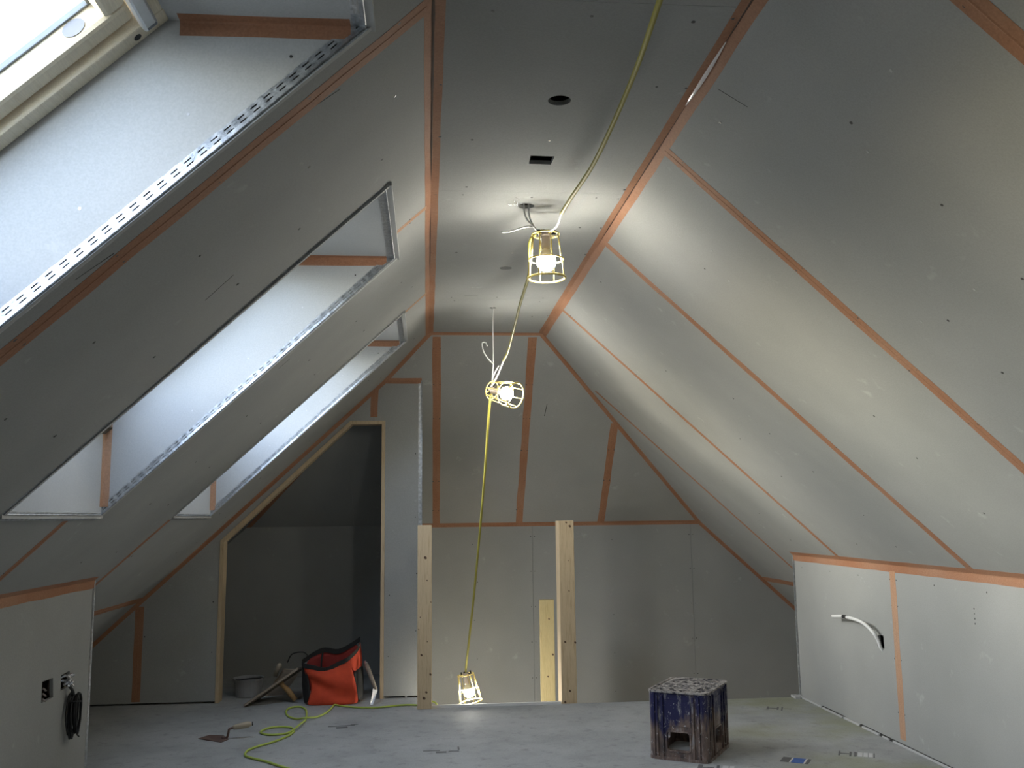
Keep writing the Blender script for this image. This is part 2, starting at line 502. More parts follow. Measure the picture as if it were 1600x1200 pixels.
# ------------------------------------------------------------------ planes
sl_l = V((XKL-XCL, 0, ZKL-H)).normalized(); sl_r = V((XKR-XCR, 0, ZKR-H)).normalized()
P_FLOOR = Plane((0, 0, 0), (1, 0, 0), (0, 1, 0))
P_CEIL = Plane((0, 0, H), (1, 0, 0), (0, 1, 0))
P_L = Plane((XCL, 0, H), (0, 1, 0), sl_l)
P_R = Plane((XCR, 0, H), (0, 1, 0), sl_r)
P_KL = Plane((XKL, 0, 0), (0, 1, 0), (0, 0, 1))
P_KR = Plane((XKR, 0, 0), (0, 1, 0), (0, 0, 1))
P_PART = Plane((0, YP, 0), (1, 0, 0), (0, 0, 1))
P_GAB = Plane((0, YG, 0), (1, 0, 0), (0, 0, 1))
P_BACK = Plane((0, YB, 0), (1, 0, 0), (0, 0, 1))
hipd = V((0, YG-YH, ZB-H)); HIPL = hipd.length
P_HIP = Plane((0, YH, H), (1, 0, 0), hipd)
def xL(z): return XCL + (XKL-XCL)*(H-z)/(H-ZKL)
def xR(z): return XCR + (XKR-XCR)*(H-z)/(H-ZKR)
def vL(x): return (x-XCL)/sl_l.x
def vR(x): return (x-XCR)/sl_r.x
def struct(name, loc, label):
    o = empty(name, loc); o['kind'] = 'structure'; o['label'] = label; return o

# ------------------------------------------------------------------ floor
ZLOW = 0.02
flo = tag(None or MB().add([(-2.45, YB, 0), (XKR+0.12, YB, 0), (XKR+0.12, YKR, 0), (XP-0.02, YKR, 0), (XP-0.02, YG+0.02, 0), (-2.45, YG+0.02, 0),
     (-2.45, YB, -0.2), (XKR+0.12, YB, -0.2), (XKR+0.12, YKR, -0.2), (XP-0.02, YKR, -0.2), (XP-0.02, YG+0.02, -0.2), (-2.45, YG+0.02, -0.2)],
     [(0, 1, 2, 3, 4, 5), (11, 10, 9, 8, 7, 6), (0, 6, 7, 1), (1, 7, 8, 2), (2, 8, 9, 3), (3, 9, 10, 4), (4, 10, 11, 5), (5, 11, 6, 0)]).build('floor', FLOOR, origin=(0, 0, 0)),
     'dusty pale grey screed board floor with greenish stains', kind='structure')
nosing = MB().box((0.034, YKR-0.010, -0.21), (0.792, YKR+0.012, 0.014)).build('trim_1', WHITE_S)
tag(nosing, 'whitish strip along the stairwell edge between the newel posts', kind='structure')
land = MB().box((XP-0.1, YKR-0.2, ZD-0.1), (3.1, YG+0.1, ZD)).build('stair_landing', PINE)
tag(land, 'wooden landing deep down in the stairwell', kind='structure')

# prints on the floor boards
def print_mark(name, quads, mats, label, rz, loc, k=1.0):
    r = empty(name, loc, (0, 0, rz)); tag(r, label)
    r.parent = flo
    for (x0, y0, x1, y1), m in zip(quads, mats):
        mb = MB().box((x0*k, y0*k, 0.0), (x1*k, y1*k, 0.0008)); mb.build('print_bar', m, r, local=True)
    return r
print_mark('floor_sticker', [(-0.095, -0.06, -0.04, 0.06), (-0.03, -0.06, 0.045, 0.06), (0.055, -0.06, 0.075, 0.06), (-0.04, -0.06, -0.03, 0.06), (0.045, -0.06, 0.055, 0.06)],
           [INK, BLUE, INK, PAPER, PAPER], 'black, white and blue sticker', -0.55, (1.655, 4.30, 0.0004), 0.72)
print_mark('floor_stamp', [(-0.10, -0.05, -0.09, 0.05), (-0.04, -0.05, -0.03, 0.05), (-0.09, -0.006, -0.04, 0.006), (-0.015, -0.05, -0.002, 0.05), (0.005, -0.05, 0.03, 0.05), (0.036, -0.05, 0.058, 0.05), (0.064, -0.05, 0.085, 0.05), (0.09, -0.05, 0.095, 0.05)],
           [INK, INK, INK, INK, PAPER, PAPER, PAPER, INK], 'black and white stamp with letter H', -0.45, (1.965, 4.37, 0.0004), 0.8)
print_mark('floor_stamp', [(-0.09, -0.05, -0.075, 0.05), (-0.02, -0.05, -0.008, 0.05), (-0.075, -0.008, -0.02, 0.008), (0.01, -0.07, 0.02, 0.06), (0.03, -0.01, 0.08, 0.0)],
           [INK]*5, 'black stamp with letter H', -0.4, (2.0, 5.42, 0.0004), 0.8)
print_mark('floor_stamp', [(-0.09, 0.0, -0.01, 0.012), (-0.03, -0.04, 0.02, -0.015), (0.03, -0.02, 0.08, -0.008), (0.075, 0.01, 0.083, 0.07)],
           [INK]*4, 'faint pencil marks', 0.0, (0.075, 4.70, 0.0004))
print_mark('floor_stamp', [(-0.07, 0.0, 0.07, 0.012), (-0.03, -0.05, 0.03, -0.02), (0.05, 0.02, 0.09, 0.03)],
           [INK]*3, 'faint dark scribble', 0.15, (-0.45, 5.31, 0.0004))
print_mark('floor_stamp', [(-0.08, -0.05, -0.06, 0.05), (-0.06, 0.0, -0.01, 0.012), (0.0, -0.05, 0.012, 0.05), (0.025, -0.05, 0.05, 0.05), (0.056, -0.05, 0.075, 0.05)],
           [INK, INK, INK, PAPER, PAPER], 'stamp half under the crate', -0.35, (1.26, 4.22, 0.0004))

# ------------------------------------------------------------------ flat ceiling
ceil = struct('ceiling', (0.36, 3.0, H), 'narrow flat grey plasterboard ceiling between the two roof slopes')
cuts = [YB-0.05, -0.55, 0.7, 1.95, 3.209, 4.876, YH+0.03]
holes_all = [circle(0.365, 2.459, 0.032), [(0.329, 2.865), (0.406, 2.868), (0.404, 2.938), (0.331, 2.936)], circle(0.366, 3.359, 0.030), circle(0.364, 4.245, 0.028), circle(0.362, 5.087, 0.017, 14)]
for a, b in zip(cuts[:-1], cuts[1:]):
    hs = [h for h in holes_all if a < h[0][1] < b]
    board('plasterboard', P_CEIL, [(XCL-0.08, a+0.0006), (XCR+0.08, a+0.0006), (XCR+0.08, b-0.0006), (XCL-0.08, b-0.0006)], PLASTER, ceil, hs, 0.0135)
MB().box((XCL-0.08, YB-0.05, H+0.06), (XCR+0.08, YH+0.2, H+0.08)).build('backing', INSUL, ceil)
for x in (XCL-0.08, XCR+0.065): MB().box((x, YB-0.05, H+0.0136), (x+0.015, YH+0.2, H+0.06)).build('batten', INSUL, ceil)
sp = []
for y in (0.2, 0.9, 1.2, 1.6, 2.01, 2.37, 2.74, 3.17, 3.25, 3.62, 4.0, 4.4, 4.83, 4.92, 5.3, 5.7):
    for x in (XCL+0.02, 0.14, 0.375, 0.61, XCR-0.02):
        if random.random() < 0.75 and not (0.3 < x < 0.43 and any(abs(y-q) < 0.09 for q in (2.459, 2.9, 3.36, 4.245, 5.087))): sp.append((x+random.uniform(-.012, .012), y+random.uniform(-.012, .012)))
screws(P_CEIL, sp, ceil)
# torn edge beside the lamp hole and a smudge of wire ends
mb = MB()
for k in range(7):
    x, y = 0.335+random.uniform(-.022, .012), 3.33+random.uniform(-.05, .03)
    mb.obox((x, y, H-0.003), (random.uniform(-.02, -.006), random.uniform(-.03, .01), 0), (0.004, 0.004, 0), (0, 0, 0.0028))
mb.build('torn_paper', FOIL, ceil)
board('patch', P_CEIL, [(0.195, 4.80), (0.265, 4.80), (0.26, 4.86), (0.2, 4.855)], PLASTER, ceil, (), 0.0012, 0.001)
# edge tapes
corner_tape((XCL, YB, H), (XCL, YH, H), (1, 0, 0), sl_l, 0.028, ceil, w2=0.027)
corner_tape((XCR, YB, H), (XCR, YH, H), (-1, 0, 0), sl_r, 0.024, ceil, TAPE, w2=0.031)
# buckled tape joint: shade of the fold put in as dark strips
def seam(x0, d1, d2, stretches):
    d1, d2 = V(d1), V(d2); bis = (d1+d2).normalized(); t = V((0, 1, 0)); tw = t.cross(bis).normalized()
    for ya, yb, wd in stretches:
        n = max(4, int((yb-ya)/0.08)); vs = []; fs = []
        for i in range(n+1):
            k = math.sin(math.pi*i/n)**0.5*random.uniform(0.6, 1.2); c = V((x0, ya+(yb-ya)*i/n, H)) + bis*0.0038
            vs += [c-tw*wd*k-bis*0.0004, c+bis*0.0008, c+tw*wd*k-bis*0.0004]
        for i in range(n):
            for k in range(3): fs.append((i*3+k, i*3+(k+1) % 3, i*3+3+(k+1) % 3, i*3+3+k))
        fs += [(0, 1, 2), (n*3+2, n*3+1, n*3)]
        mesh_obj('seam_shade', vs, fs, SEAM_SHADE, ceil)
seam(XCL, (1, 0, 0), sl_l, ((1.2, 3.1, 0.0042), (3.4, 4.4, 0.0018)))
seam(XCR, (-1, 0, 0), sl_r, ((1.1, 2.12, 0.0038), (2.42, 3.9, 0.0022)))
# lifted, shiny tape stretch, right edge; white reflections put into its colour
vs = []; fs = []
for i in range(15):
    t = i/14; y = 2.10+0.36*t; b = math.sin(math.pi*t)
    c = V((XCR, y, H)) + (V((-1, 0, 0))+sl_r).normalized()*(0.004+0.007*b)
    nrm = (V((-1, 0, 0))+sl_r).normalized(); tw = V((0, 1, 0)).cross(nrm).normalized()
    wd = 0.0012+0.0042*b
    vs += [c-tw*wd, c+nrm*0.0012, c+tw*wd, c-nrm*0.0012]
for i in range(14):
    for k in range(4): fs.append((i*4+k, i*4+(k+1) % 4, i*4+4+(k+1) % 4, i*4+4+k))
fs += [(0, 1, 2, 3), (59, 58, 57, 56)]
mesh_obj('loose_tape_fold', vs, fs, GLOSS, ceil)

# ------------------------------------------------------------------ left roof slope with three window wells
XT, XS = -0.127, -1.190          # upper and lower edge of the wells
ZT = H + (XT-XCL)*sl_l.z/sl_l.x; ZS = H + (XS-XCL)*sl_l.z/sl_l.x
WELLS = [(1.055, 1.856), (2.826, 3.630), (4.668, 5.410)]
vt, vs_ = vL(XT), vL(XS)
VLOW = vL(xL(0.62)); VEND = vL(-2.44)
slope_l = struct('wall_left_slope', (-0.75, 3.0, H-0.7), 'sloping grey plasterboard roof side on the left, cut by window wells')
lcuts = [YB-0.05, -0.7, 0.62, 1.972, 3.352, 4.668, YG+0.05]
for a, b in zip(lcuts[:-1], lcuts[1:]):
    a2, b2 = a, b
    poly = [(a2, 0)]
    for y0, y1 in WELLS:     # lower rows: go round the notches
        pass
    inner = [[(y0, vt), (y1, vt), (y1, vs_), (y0, vs_)] for y0, y1 in WELLS if y0 > a+1e-4 and y1 < b-1e-4]
    outer = [(a, 0.0), (b, 0.0)]
    for y0, y1 in WELLS:
        if y0 < b-1e-4 and y1 > b+1e-4 and y0 > a: outer += [(b, vt), (y0, vt), (y0, vs_), (b, vs_)]
    outer += [(b, VLOW), (a, VLOW)]
    for y0, y1 in WELLS:
        if (y0 < a+1e-4 and y1 > a+1e-4): outer += [(a, vs_), (y1, vs_), (y1, vt), (a, vt)]
    board('plasterboard', P_L, outer, PLASTER, slope_l, inner, 0.02)
board('plasterboard', P_L, [(4.0, VLOW+0.0008), (YG+0.05, VLOW+0.0008), (YG+0.05, VEND), (4.0, VEND)], PLASTER, slope_l, (), 0.02)
board('plasterboard', P_L, [(YB-0.05, VLOW+0.0008), (4.0, VLOW+0.0008), (4.0, VEND), (YB-0.05, VEND)], PLASTER, slope_l, (), 0.02)
MB().box((-2.47, YB-0.05, -0.2), (-2.40, YG+0.05, 0.03)).build('eave_board', INSUL, slope_l)
# tapes across the slope
tape_strip(P_L, (1.972, 0.02), (1.972, vL(XKL)-0.005), 0.066, slope_l)
tape_strip(P_L, (3.352, 0.02), (3.345, vt-0.028), 0.036, slope_l, TAPE_P)
tape_strip(P_L, (3.345, vs_+0.03), (3.36, vL(XKL)-0.005), 0.045, slope_l)
tape_strip(P_L, (4.70, 0.02), (4.70, vt-0.028), 0.036, slope_l, TAPE_P)
tape_strip(P_L, (4.655, vs_+0.03), (4.62, VLOW), 0.045, slope_l)
tape_strip(P_L, (YKL+0.02, VLOW), (YP, VLOW), 0.05, slope_l)
sp = []
for yj in (1.972, 3.352, 4.69):
    for k in range(8):
        v = 0.1+0.26*k
        for s in (-.019, .019): sp.append((yj+s+random.uniform(-.003, .003), v))
for y in (2.25, 2.6, 4.05, 4.35, 5.6, 5.85):
    for k in range(7): sp.append((y+random.uniform(-.03, .03), 0.16+0.29*k+random.uniform(-.05, .05)))
sp = [q for q in sp if not any(y0-0.03 < q[0] < y1+0.03 and vt-0.03 < q[1] < vs_+0.03 for y0, y1 in WELLS)]
screws(P_L, sp, slope_l)
# pencil strokes
for (u, v, du, dv) in ((2.02, 0.28, -0.03, 0.13), (2.52, 0.72, 0.01, 0.10), (1.93, 0.88, -0.02, 0.09), (3.75, 0.75, 0.0, 0.06)):
    a = V((u, v)); d = V((du, dv)); q = V((-d.y, d.x)).normalized()*0.0012
    board('pencil_stroke', P_L, [tuple(a-q), tuple(a+q), tuple(a+d+q*0.4), tuple(a+d-q*0.4)], DARKV, slope_l, (), 0.0007, 0.0004)

# ------------------------------------------------------------------ windows
XW0 = -0.520                                  # where the soffit meets the window frame
dW = sl_l.copy(); nW = V((sl_l.z, 0, -sl_l.x)); nW = nW if nW.z > 0 else -nW   # outward
W0 = V((XW0, 0, ZT)); SL = (XS-XW0)/sl_l.x
def window(i, y0, y1, label, seen=True):
    w = struct('window_%d' % i, (-0.65, (y0+y1)/2, ZS), label)
    def Wp(y, s, n): return W0 + V((0, y, 0)) + dW*s + nW*n
    # plasterboard lining: level soffit, upright sill, two cheeks
    MB().box((XW0-0.03, y0-0.02, ZT), (XT+0.02, y1+0.02, ZT+0.0135)).build('soffit_board', PLASTER_W, w)
    zs2 = ZT + (XS-XW0)*sl_l.z/sl_l.x
    MB().box((XS-0.0135, y0-0.02, ZS-0.012), (XS, y1+0.02, zs2+0.02)).build('sill_board', PLASTER_W, w)
    cheek = [(XT+0.012, ZT), (XT-0.01, ZT+0.013), (XW0-0.03, ZT+0.013), (XW0-0.05, ZT-0.02), (XS-0.0136, zs2-0.005), (XS-0.0136, ZS-0.012), (XS+0.005, ZS)]
    for yy, s in ((y1, 1), (y0, -1)):
        n = len(cheek); vs = [(x, yy, z) for x, z in cheek] + [(x, yy+s*0.0135, z) for x, z in cheek]
        fs = [tuple(range(n)), tuple(range(n, 2*n))[::-1]] + [(k, (k+1) % n, n+(k+1) % n, n+k) for k in range(n)]
        mesh_obj('cheek_board', vs, fs, PLASTER_W, w)
    # outer roof kerb keeps stray daylight out of the gap behind the lining
    for (ya, yb, sa, sb) in ((y0-0.14, y0-0.014, -0.12, SL+0.12), (y1+0.014, y1+0.14, -0.12, SL+0.12)):
        MB().obox(Wp(ya, sa, -0.24), (0, yb-ya, 0), dW*(sb-sa), nW*0.34).build('roof_kerb', INSUL, w)
    MB().obox(Wp(y0-0.014, -0.12, 0.0), (0, y1-y0+0.028, 0), dW*0.11, nW*0.1).build('roof_kerb', INSUL, w)
    MB().box((XW0-0.03, y0-0.014, ZT+0.0136), (XT-0.015, y1+0.014, ZT+0.10)).build('roof_kerb', INSUL, w)
    MB().obox(Wp(y0-0.014, SL+0.01, -0.05), (0, y1-y0+0.028, 0), dW*0.11, nW*0.15).build('roof_kerb', INSUL, w)
    MB().box((XS-0.12, y0-0.014, ZS+0.002), (XS-0.0137, y1+0.014, zs2+0.05)).build('roof_kerb', INSUL, w)
    # fixed frame: four rails
    fwid, sw = 0.045, 0.052
    fr = empty('window_frame', (0, 0, 0)); fr.parent = w; fr.location = V((XW0, y1, ZT)) - w.location
    def rail(parent, ya, yb, sa, sb, na, nb, name, mat=FRAMEW, bw=0.004):
        o = MB().obox(Wp(ya, sa, na), (0, yb-ya, 0), dW*(sb-sa), nW*(nb-na)).build(name, mat, parent); bevel(o, bw); return o
    rail(fr, y1-fwid, y1-0.002, 0.0, SL, 0.0, 0.09, 'rail'); rail(fr, y0+0.002, y0+fwid, 0.0, SL, 0.0, 0.09, 'rail')
    rail(fr, y0+fwid, y1-fwid, 0.002, 0.05, 0.0, 0.09, 'rail'); rail(fr, y0+fwid, y1-fwid, SL-0.05, SL, 0.0, 0.09, 'rail')
    for yy in (y1-fwid*0.5, y0+fwid*0.5):
        MB().disc(Wp(yy, 0.075, 0.0005), -nW, 0.0085, 0.001, 14).build('screw_plug', BLACK, fr)
    # sash
    sa = empty('window_sash', (0, 0, 0)); sa.parent = w; sa.location = V((XW0, y1, ZT)) - w.location
    ya, yb, s0, s1 = y0+fwid+0.003, y1-fwid-0.003, 0.055, SL-0.055
    for q in ((yb-sw, yb, s0, s1), (ya, ya+sw, s0, s1), (ya+sw, yb-sw, s0, s0+sw), (ya+sw, yb-sw, s1-sw, s1)):
        rail(sa, q[0], q[1], q[2], q[3], 0.018, 0.085, 'stile', FRAMEW, 0.010)
    for q in ((yb-sw-0.006, yb-sw, s0+sw, s1-sw), (ya+sw, ya+sw+0.006, s0+sw, s1-sw), (ya+sw, yb-sw, s0+sw, s0+sw+0.006), (ya+sw, yb-sw, s1-sw-0.006, s1-sw)):
        rail(sa, q[0], q[1], q[2], q[3], 0.062, 0.074, 'gasket', GASKET, 0.001)
    rail(w, ya+sw-0.005, yb-sw+0.005, s0+sw-0.005, s1-sw+0.005, 0.070, 0.073, 'pane', GLASS, 0.0001)
    # oval bearing cover on the stile and the grey ventilation bar
    MB().disc(Wp(yb-sw-0.0005, s0+sw+0.055, 0.045), (0, -1, 0), 0.024, 0.0015, 18, 0.62, dW).build('bearing_cover', COVER, sa)
    vb = rail(w, y0+0.12, y1-0.062, 0.030, 0.062, -0.030, -0.006, 'ventilation_bar', ALU, 0.006)
    MB().obox(Wp(y1-0.075, 0.034, -0.0308), (0, 0.006, 0), dW*0.022, nW*0.001).build('bar_mark', GASKET, vb)
    # tapes in the well corners
    corner_tape((XT-0.03, y1, ZT), (XW0+0.02, y1, ZT), (0, -1, 0), (0, 0, -1), 0.028, w, w2=0.032)
    corner_tape((XS, y1, ZS+0.03), (XS, y1, zs2-0.01), (0, -1, 0), (1, 0, 0), 0.024, w, TAPE_P, w2=0.026)
    corner_tape((XS, y0, ZS+0.03), (XS, y0, zs2-0.01), (0, 1, 0), (1, 0, 0), 0.024, w, TAPE_P)
    # corner beads round the opening
    e = [V((XT, y0, ZT)), V((XT, y1, ZT)), V((XS, y1, ZS)), V((XS, y0, ZS))]
    NL = P_L.N
    bead(e[0], e[1], -sl_l, (-1, 0, 0), w, n1=NL, n2=(0, 0, -1))
    bead(e[1], e[2], (0, 1, 0), (-0.68, 0, 0.73), w, n1=NL, n2=(0, -1, 0))
    bead(e[3], e[2], sl_l, (0, 0, 1), w, n1=NL, n2=(1, 0, 0), w2=0.007)
    bead(e[0], e[3], (0, -1, 0), (-0.68, 0, 0.73), w, n1=NL, n2=(0, 1, 0))
    # screws on the cheek; lower ones in bright steel to look lit
    mb = MB(); mb2 = MB()
    for x, z in ((XT-0.15, ZT-0.07), (XT-0.35, ZT-0.20), (XT-0.55, ZT-0.40), (XT-0.75, ZT-0.60)):
        (mb if z > ZT-0.15 else mb2).disc((x, y1+0.0005, z), (0, -1, 0), 0.0032, 0.0012, 8)
    o = mb.build('screw_heads', SCREW, w); o['kind'] = 'stuff'
    o = mb2.build('screw_heads', STEEL_L, w); o['kind'] = 'stuff'
    # daylight portal just outside the pane
    ld = bpy.data.lights.new('daylight_portal_%d' % i, 'AREA'); ld.shape = 'RECTANGLE'; ld.size = y1-y0; ld.size_y = SL
    lo = bpy.data.objects.new('daylight_portal', ld); COL.objects.link(lo)
    ld.cycles.is_portal = True
    c = Wp((y0+y1)/2, SL/2, 0.11)
    zax = nW; xax = V((0, 1, 0)); yax = zax.cross(xax)
    lo.matrix_world = Matrix(((xax.x, yax.x, zax.x, c.x), (xax.y, yax.y, zax.y, c.y), (xax.z, yax.z, zax.z, c.z), (0, 0, 0, 1)))
    return w
window(1, *WELLS[0], 'nearest roof window, pine frame visible at the top left')
window(2, *WELLS[1], 'middle roof window well on the left slope')
window(3, *WELLS[2], 'farthest and smallest roof window well, next to the niche')

# ------------------------------------------------------------------ right roof slope
slope_r = struct('wall_right_slope', (1.5, 3.0, H-0.7), 'large sloping plasterboard roof side on the right')
VRLOW = vR(xR(0.619)); VREND = vR(2.86)
rcuts = [YB-0.05, -1.0, 0.25, 1.508, 2.762, 3.771, 5.042, 6.02, YG+0.05]
for a, b in zip(rcuts[:-1], rcuts[1:]):
    board('plasterboard', P_R, [(a, 0), (b, 0), (b, VRLOW), (a, VRLOW)], PLASTER, slope_r, (), 0.02)
board('plasterboard', P_R, [(YB-0.05, VRLOW+0.0006), (YG+0.05, VRLOW+0.0006), (YG+0.05, VREND), (YB-0.05, VREND)], PLASTER, slope_r, (), 0.02)
for y, m, wd in ((0.25, TAPE, 0.055), (1.508, TAPE, 0.058), (2.762, TAPE, 0.052), (3.771, TAPE, 0.048), (5.042, TAPE, 0.040)):
    tape_strip(P_R, (y, 0.02), (y, vR(XKR)-0.004), wd, slope_r, m)
tape_strip(P_R, (6.02, 0.50), (6.02, VRLOW), 0.036, slope_r)
tape_strip(P_R, (YKR-0.1, VRLOW), (YG-0.02, VRLOW), 0.05, slope_r)
sp = []
for yj in rcuts[1:-1]:
    for k in range(9):
        for s in (-.018, .018): sp.append((yj+s, 0.09+0.24*k+random.uniform(-.01, .01)))
for y in (2.03, 2.4, 3.25, 4.2, 4.6, 5.5):
    for k in range(8):
        if random.random() < 0.6: sp.append((y+random.uniform(-.02, .02), 0.12+0.26*k+random.uniform(-.03, .03)))
screws(P_R, sp, slope_r, 0.0038)
mb = MB()
for u, v in ((1.79, 0.33), (2.06, 0.43), (2.2, 0.87), (3.1, 0.35), (3.2, 0.47), (2.5, 0.9)):
    mb.disc(P_R.p(u, v, -0.0003), P_R.N, random.uniform(0.003, 0.005), 0.001, 6, random.uniform(0.5, 1.0))
mb.build('filler_dabs', STRIP, slope_r)['kind'] = 'stuff'
board('pencil_stroke', P_R, [(2.29, 0.05), (2.292, 0.049), (2.262, 0.14), (2.2605, 0.14)], DARKV, slope_r, (), 0.0007, 0.0004)
corner_tape((XKR, YB, ZKR), (XKR, YKR, ZKR), -sl_r, (0, 0, -1), 0.030, slope_r, w2=0.034)

# ------------------------------------------------------------------ hip slope and far gable
hip = struct('wall_hip', (0.5, YH+0.5, 1.6), 'grey plasterboard hip slope above the far gable')
def hx(v, side):   # x of hip/slope intersection at distance v down the hip
    z = H + (ZB-H)*v/HIPL
    return xL(z) if side < 0 else xR(z)
hb = [-2.0, -0.52, 0.066, 0.669, 1.276, 3.0]
ext = 0.03
for a, b in zip(hb[:-1], hb[1:]):
    # clip each board to the trapezoid of the hip
    def lo_v(x):  # smallest v at which x lies inside
        if x < XCL: return (XCL-x)/(hx(HIPL, -1)-XCL)*-HIPL
        if x > XCR: return (x-XCR)/(hx(HIPL, 1)-XCR)*HIPL
        return 0.0
    xlo, xhi = max(a, hx(HIPL, -1)-ext), min(b, hx(HIPL, 1)+ext)
    xs = sorted({xlo, xhi, *[x for x in (XCL, XCR) if xlo < x < xhi]})
    top = [(x, max(0.0, min(HIPL, lo_v(x)) - 0.03)) for x in xs]
    poly = [(xs[0]+0.0005, HIPL), *[(x, v) for x, v in top], (xs[-1]-0.0005, HIPL)]
    if len({round(v, 4) for _, v in poly}) == 1: continue
    cl = []
    for q in poly:
        if not cl or (abs(cl[-1][0]-q[0]) > 1e-3 or abs(cl[-1][1]-q[1]) > 1e-3): cl.append(q)
    board('plasterboard', P_HIP, cl, PLASTER, hip, (), 0.02)
for x, vend in ((0.066, 0.0), (0.669, 0.0), (1.276, None)):
    v0 = 0.03 if vend is not None else (1.276-XCR)/(hx(HIPL, 1)-XCR)*HIPL+0.02
    tape_strip(P_HIP, (x-0.003, v0), (x+0.004, HIPL-0.01), 0.052, hip)
corner_tape((XCL, YH, H), (XCR, YH, H), (0, -1, 0), hipd, 0.018, hip)
corner_tape((XP, YG, ZB), (hx(HIPL, 1), YG, ZB), -hipd, (0, 0, -1), 0.017, hip)
eR = V((hx(HIPL, 1), YG, ZB))-V((XCR, YH, H)); eL = V((hx(HIPL, -1), YG, ZB))-V((XCL, YH, H))
def perp(d, e): e = V(e).normalized(); d = V(d); return (d-e*d.dot(e)).normalized()
corner_tape((XCR, YH, H), (hx(HIPL, 1), YG, ZB), perp((-1, 0, 0), eR), perp((0, -1, 0), eR), 0.022, hip)
corner_tape((XCL, YH, H), (hx(HIPL, -1), YG, ZB), perp((1, 0, 0), eL), perp((0, -1, 0), eL), 0.024, hip)
sp = []
for x in (0.066, 0.669, 1.276):
    for k in range(6):
        if x < 1 or k > 2:
            for s in (-.02, .02): sp.append((x+s, 0.12+0.28*k))
screws(P_HIP, sp, hip, 0.004)
board('pencil_stroke', P_HIP, [(0.795, 0.56), (0.799, 0.56), (0.789, 0.66), (0.785, 0.66)], DARKV, hip, (), 0.0007, 0.0004)

gab = struct('wall_far', (0.5, YG, 0), 'grey plasterboard far gable behind the stairwell')
for a, b in ((-2.5, XP-0.2), (XP-0.2, 0.772), (0.772, 1.955), (1.955, 3.0)):
    board('plasterboard', P_GAB, [(a+0.0009, ZD-0.05), (b-0.0009, ZD-0.05), (b-0.0009, ZB+0.02), (a+0.0009, ZB+0.02)], PLASTER, gab, (), 0.0135)
MB().box((-2.5, YG+0.014, ZD-0.05), (3.0, YG+0.04, ZB+0.06)).build('backing', INSUL, gab)
corner_tape((xR(ZB), YG, ZB), (xR(0.30), YG, 0.30), perp((-1, 0, 0), sl_r), (0, -1, 0), 0.022, gab)
sp = []
for x in (0.772, 1.955):
    for k in range(7):
        for s in (-.014, .014): sp.append((x+s, 0.95-0.25*k))
for k in range(7): sp += [(0.35+random.uniform(-.02, .02), 0.9-0.27*k), (1.36, 0.92-0.27*k)]
screws(P_GAB, sp, gab, 0.0035)
# shaft side behind the right knee wall
sh = MB().box((2.84, YKR-0.3, ZD-0.05), (2.87, YG+0.05, 0.36)).build('wall_stairwell', PLASTER)
tag(sh, 'low side wall of the stairwell under the right eave', kind='structure')
MBx = MB().box((XP-0.12, YKR-0.02, ZD-0.05), (3.0, YKR-0.03-0.05, -0.2)).build('wall_stairwell_front', PLASTER)
tag(MBx, 'stairwell wall under the floor edge', kind='structure')

# ------------------------------------------------------------------ knee walls
kr = struct('wall_right', (XKR, 2.0, 0), 'low light grey knee wall on the right')
hole = [(4.610, 0.430), (4.668, 0.428), (4.670, 0.492), (4.612, 0.494)]
for a, b in ((YB-0.05, -1.0), (-1.0, 0.6), (0.6, 1.9), (1.9, 3.2), (3.2, 4.478), (4.478, YKR)):
    hs = [hole] if a < 4.63 < b else []
    board('plasterboard', P_KR, [(a, 0.012), (b, 0.012), (b, ZKR+0.01), (a, ZKR+0.01)], PLASTER, kr, hs, 0.0135)
MB().box((XKR+0.045, YB-0.05, 0.0), (XKR+0.09, YKR-0.02, ZKR-0.03)).build('stud_backing', INSUL, kr)
MB().box((XKR+0.0136, YKR-0.0135, -0.2), (XKR+0.6, YKR, 0.30)).build('return_board', PLASTER_W, kr)
board('return_board', Plane((0, YKR, 0), (1, 0, 0), (0, 0, 1), (2, 9, 0)), [(XKR+0.0136, 0.30), (2.83, 0.30), (XKR+0.0136, ZKR-0.012)], PLASTER_W, kr, (), 0.0135)
tape_strip(P_KR, (4.478, 0.03), (4.478, ZKR-0.03), 0.056, kr, TAPE_P)
tape_strip(P_KR, (1.9, 0.03), (1.9, ZKR-0.03), 0.056, kr, TAPE_P)
bead(V((XKR, YKR, 0.01)), V((XKR, YKR, ZKR)), (0, -1, 0), (1, 0, 0), kr, w=0.024, n1=(-1, 0, 0), n2=(0, 1, 0))
sp = []
for y in (5.6, 5.2, 4.85, 4.51, 4.445, 4.1, 3.7): sp += [(y, ZKR-0.07)]
for k in range(4): sp += [(3.8, 0.64+0.02*k)]
for k in range(3): sp += [(4.51, 0.15+0.25*k), (4.446, 0.15+0.25*k)]
screws(P_KR, sp, kr, 0.0035)
# white edge strip at the foot of the knee wall, in lengths with small gaps
es = struct('trim_2', (XKR, 4.5, 0), 'white edge insulation strip along the foot of the right wall')
segs = [(YKR+0.01, 5.40), (5.38, 5.12), (5.105, 4.92), (4.885, 4.70), (4.67, 4.60), (4.565, 3.6), (3.59, 1.5), (1.49, YB)]
for a, b in segs:
    wv = random.uniform(0.010, 0.016)
    o = MB().box((XKR-wv, b, 0.0), (XKR+0.01, a, random.uniform(0.008, 0.012))).build('edge_strip', STRIP, es); bevel(o, 0.002)
MB().box((XKR-0.05, YKR-0.06, 0.0), (XKR-0.018, YKR+0.014, 0.012)).build('edge_strip', STRIP, es)
MB().box((XKR-0.006, 3.4, 0.0), (XKR-0.004+0.01, YKR-0.02, 0.011)).build('dark_gap', DARKV, es)

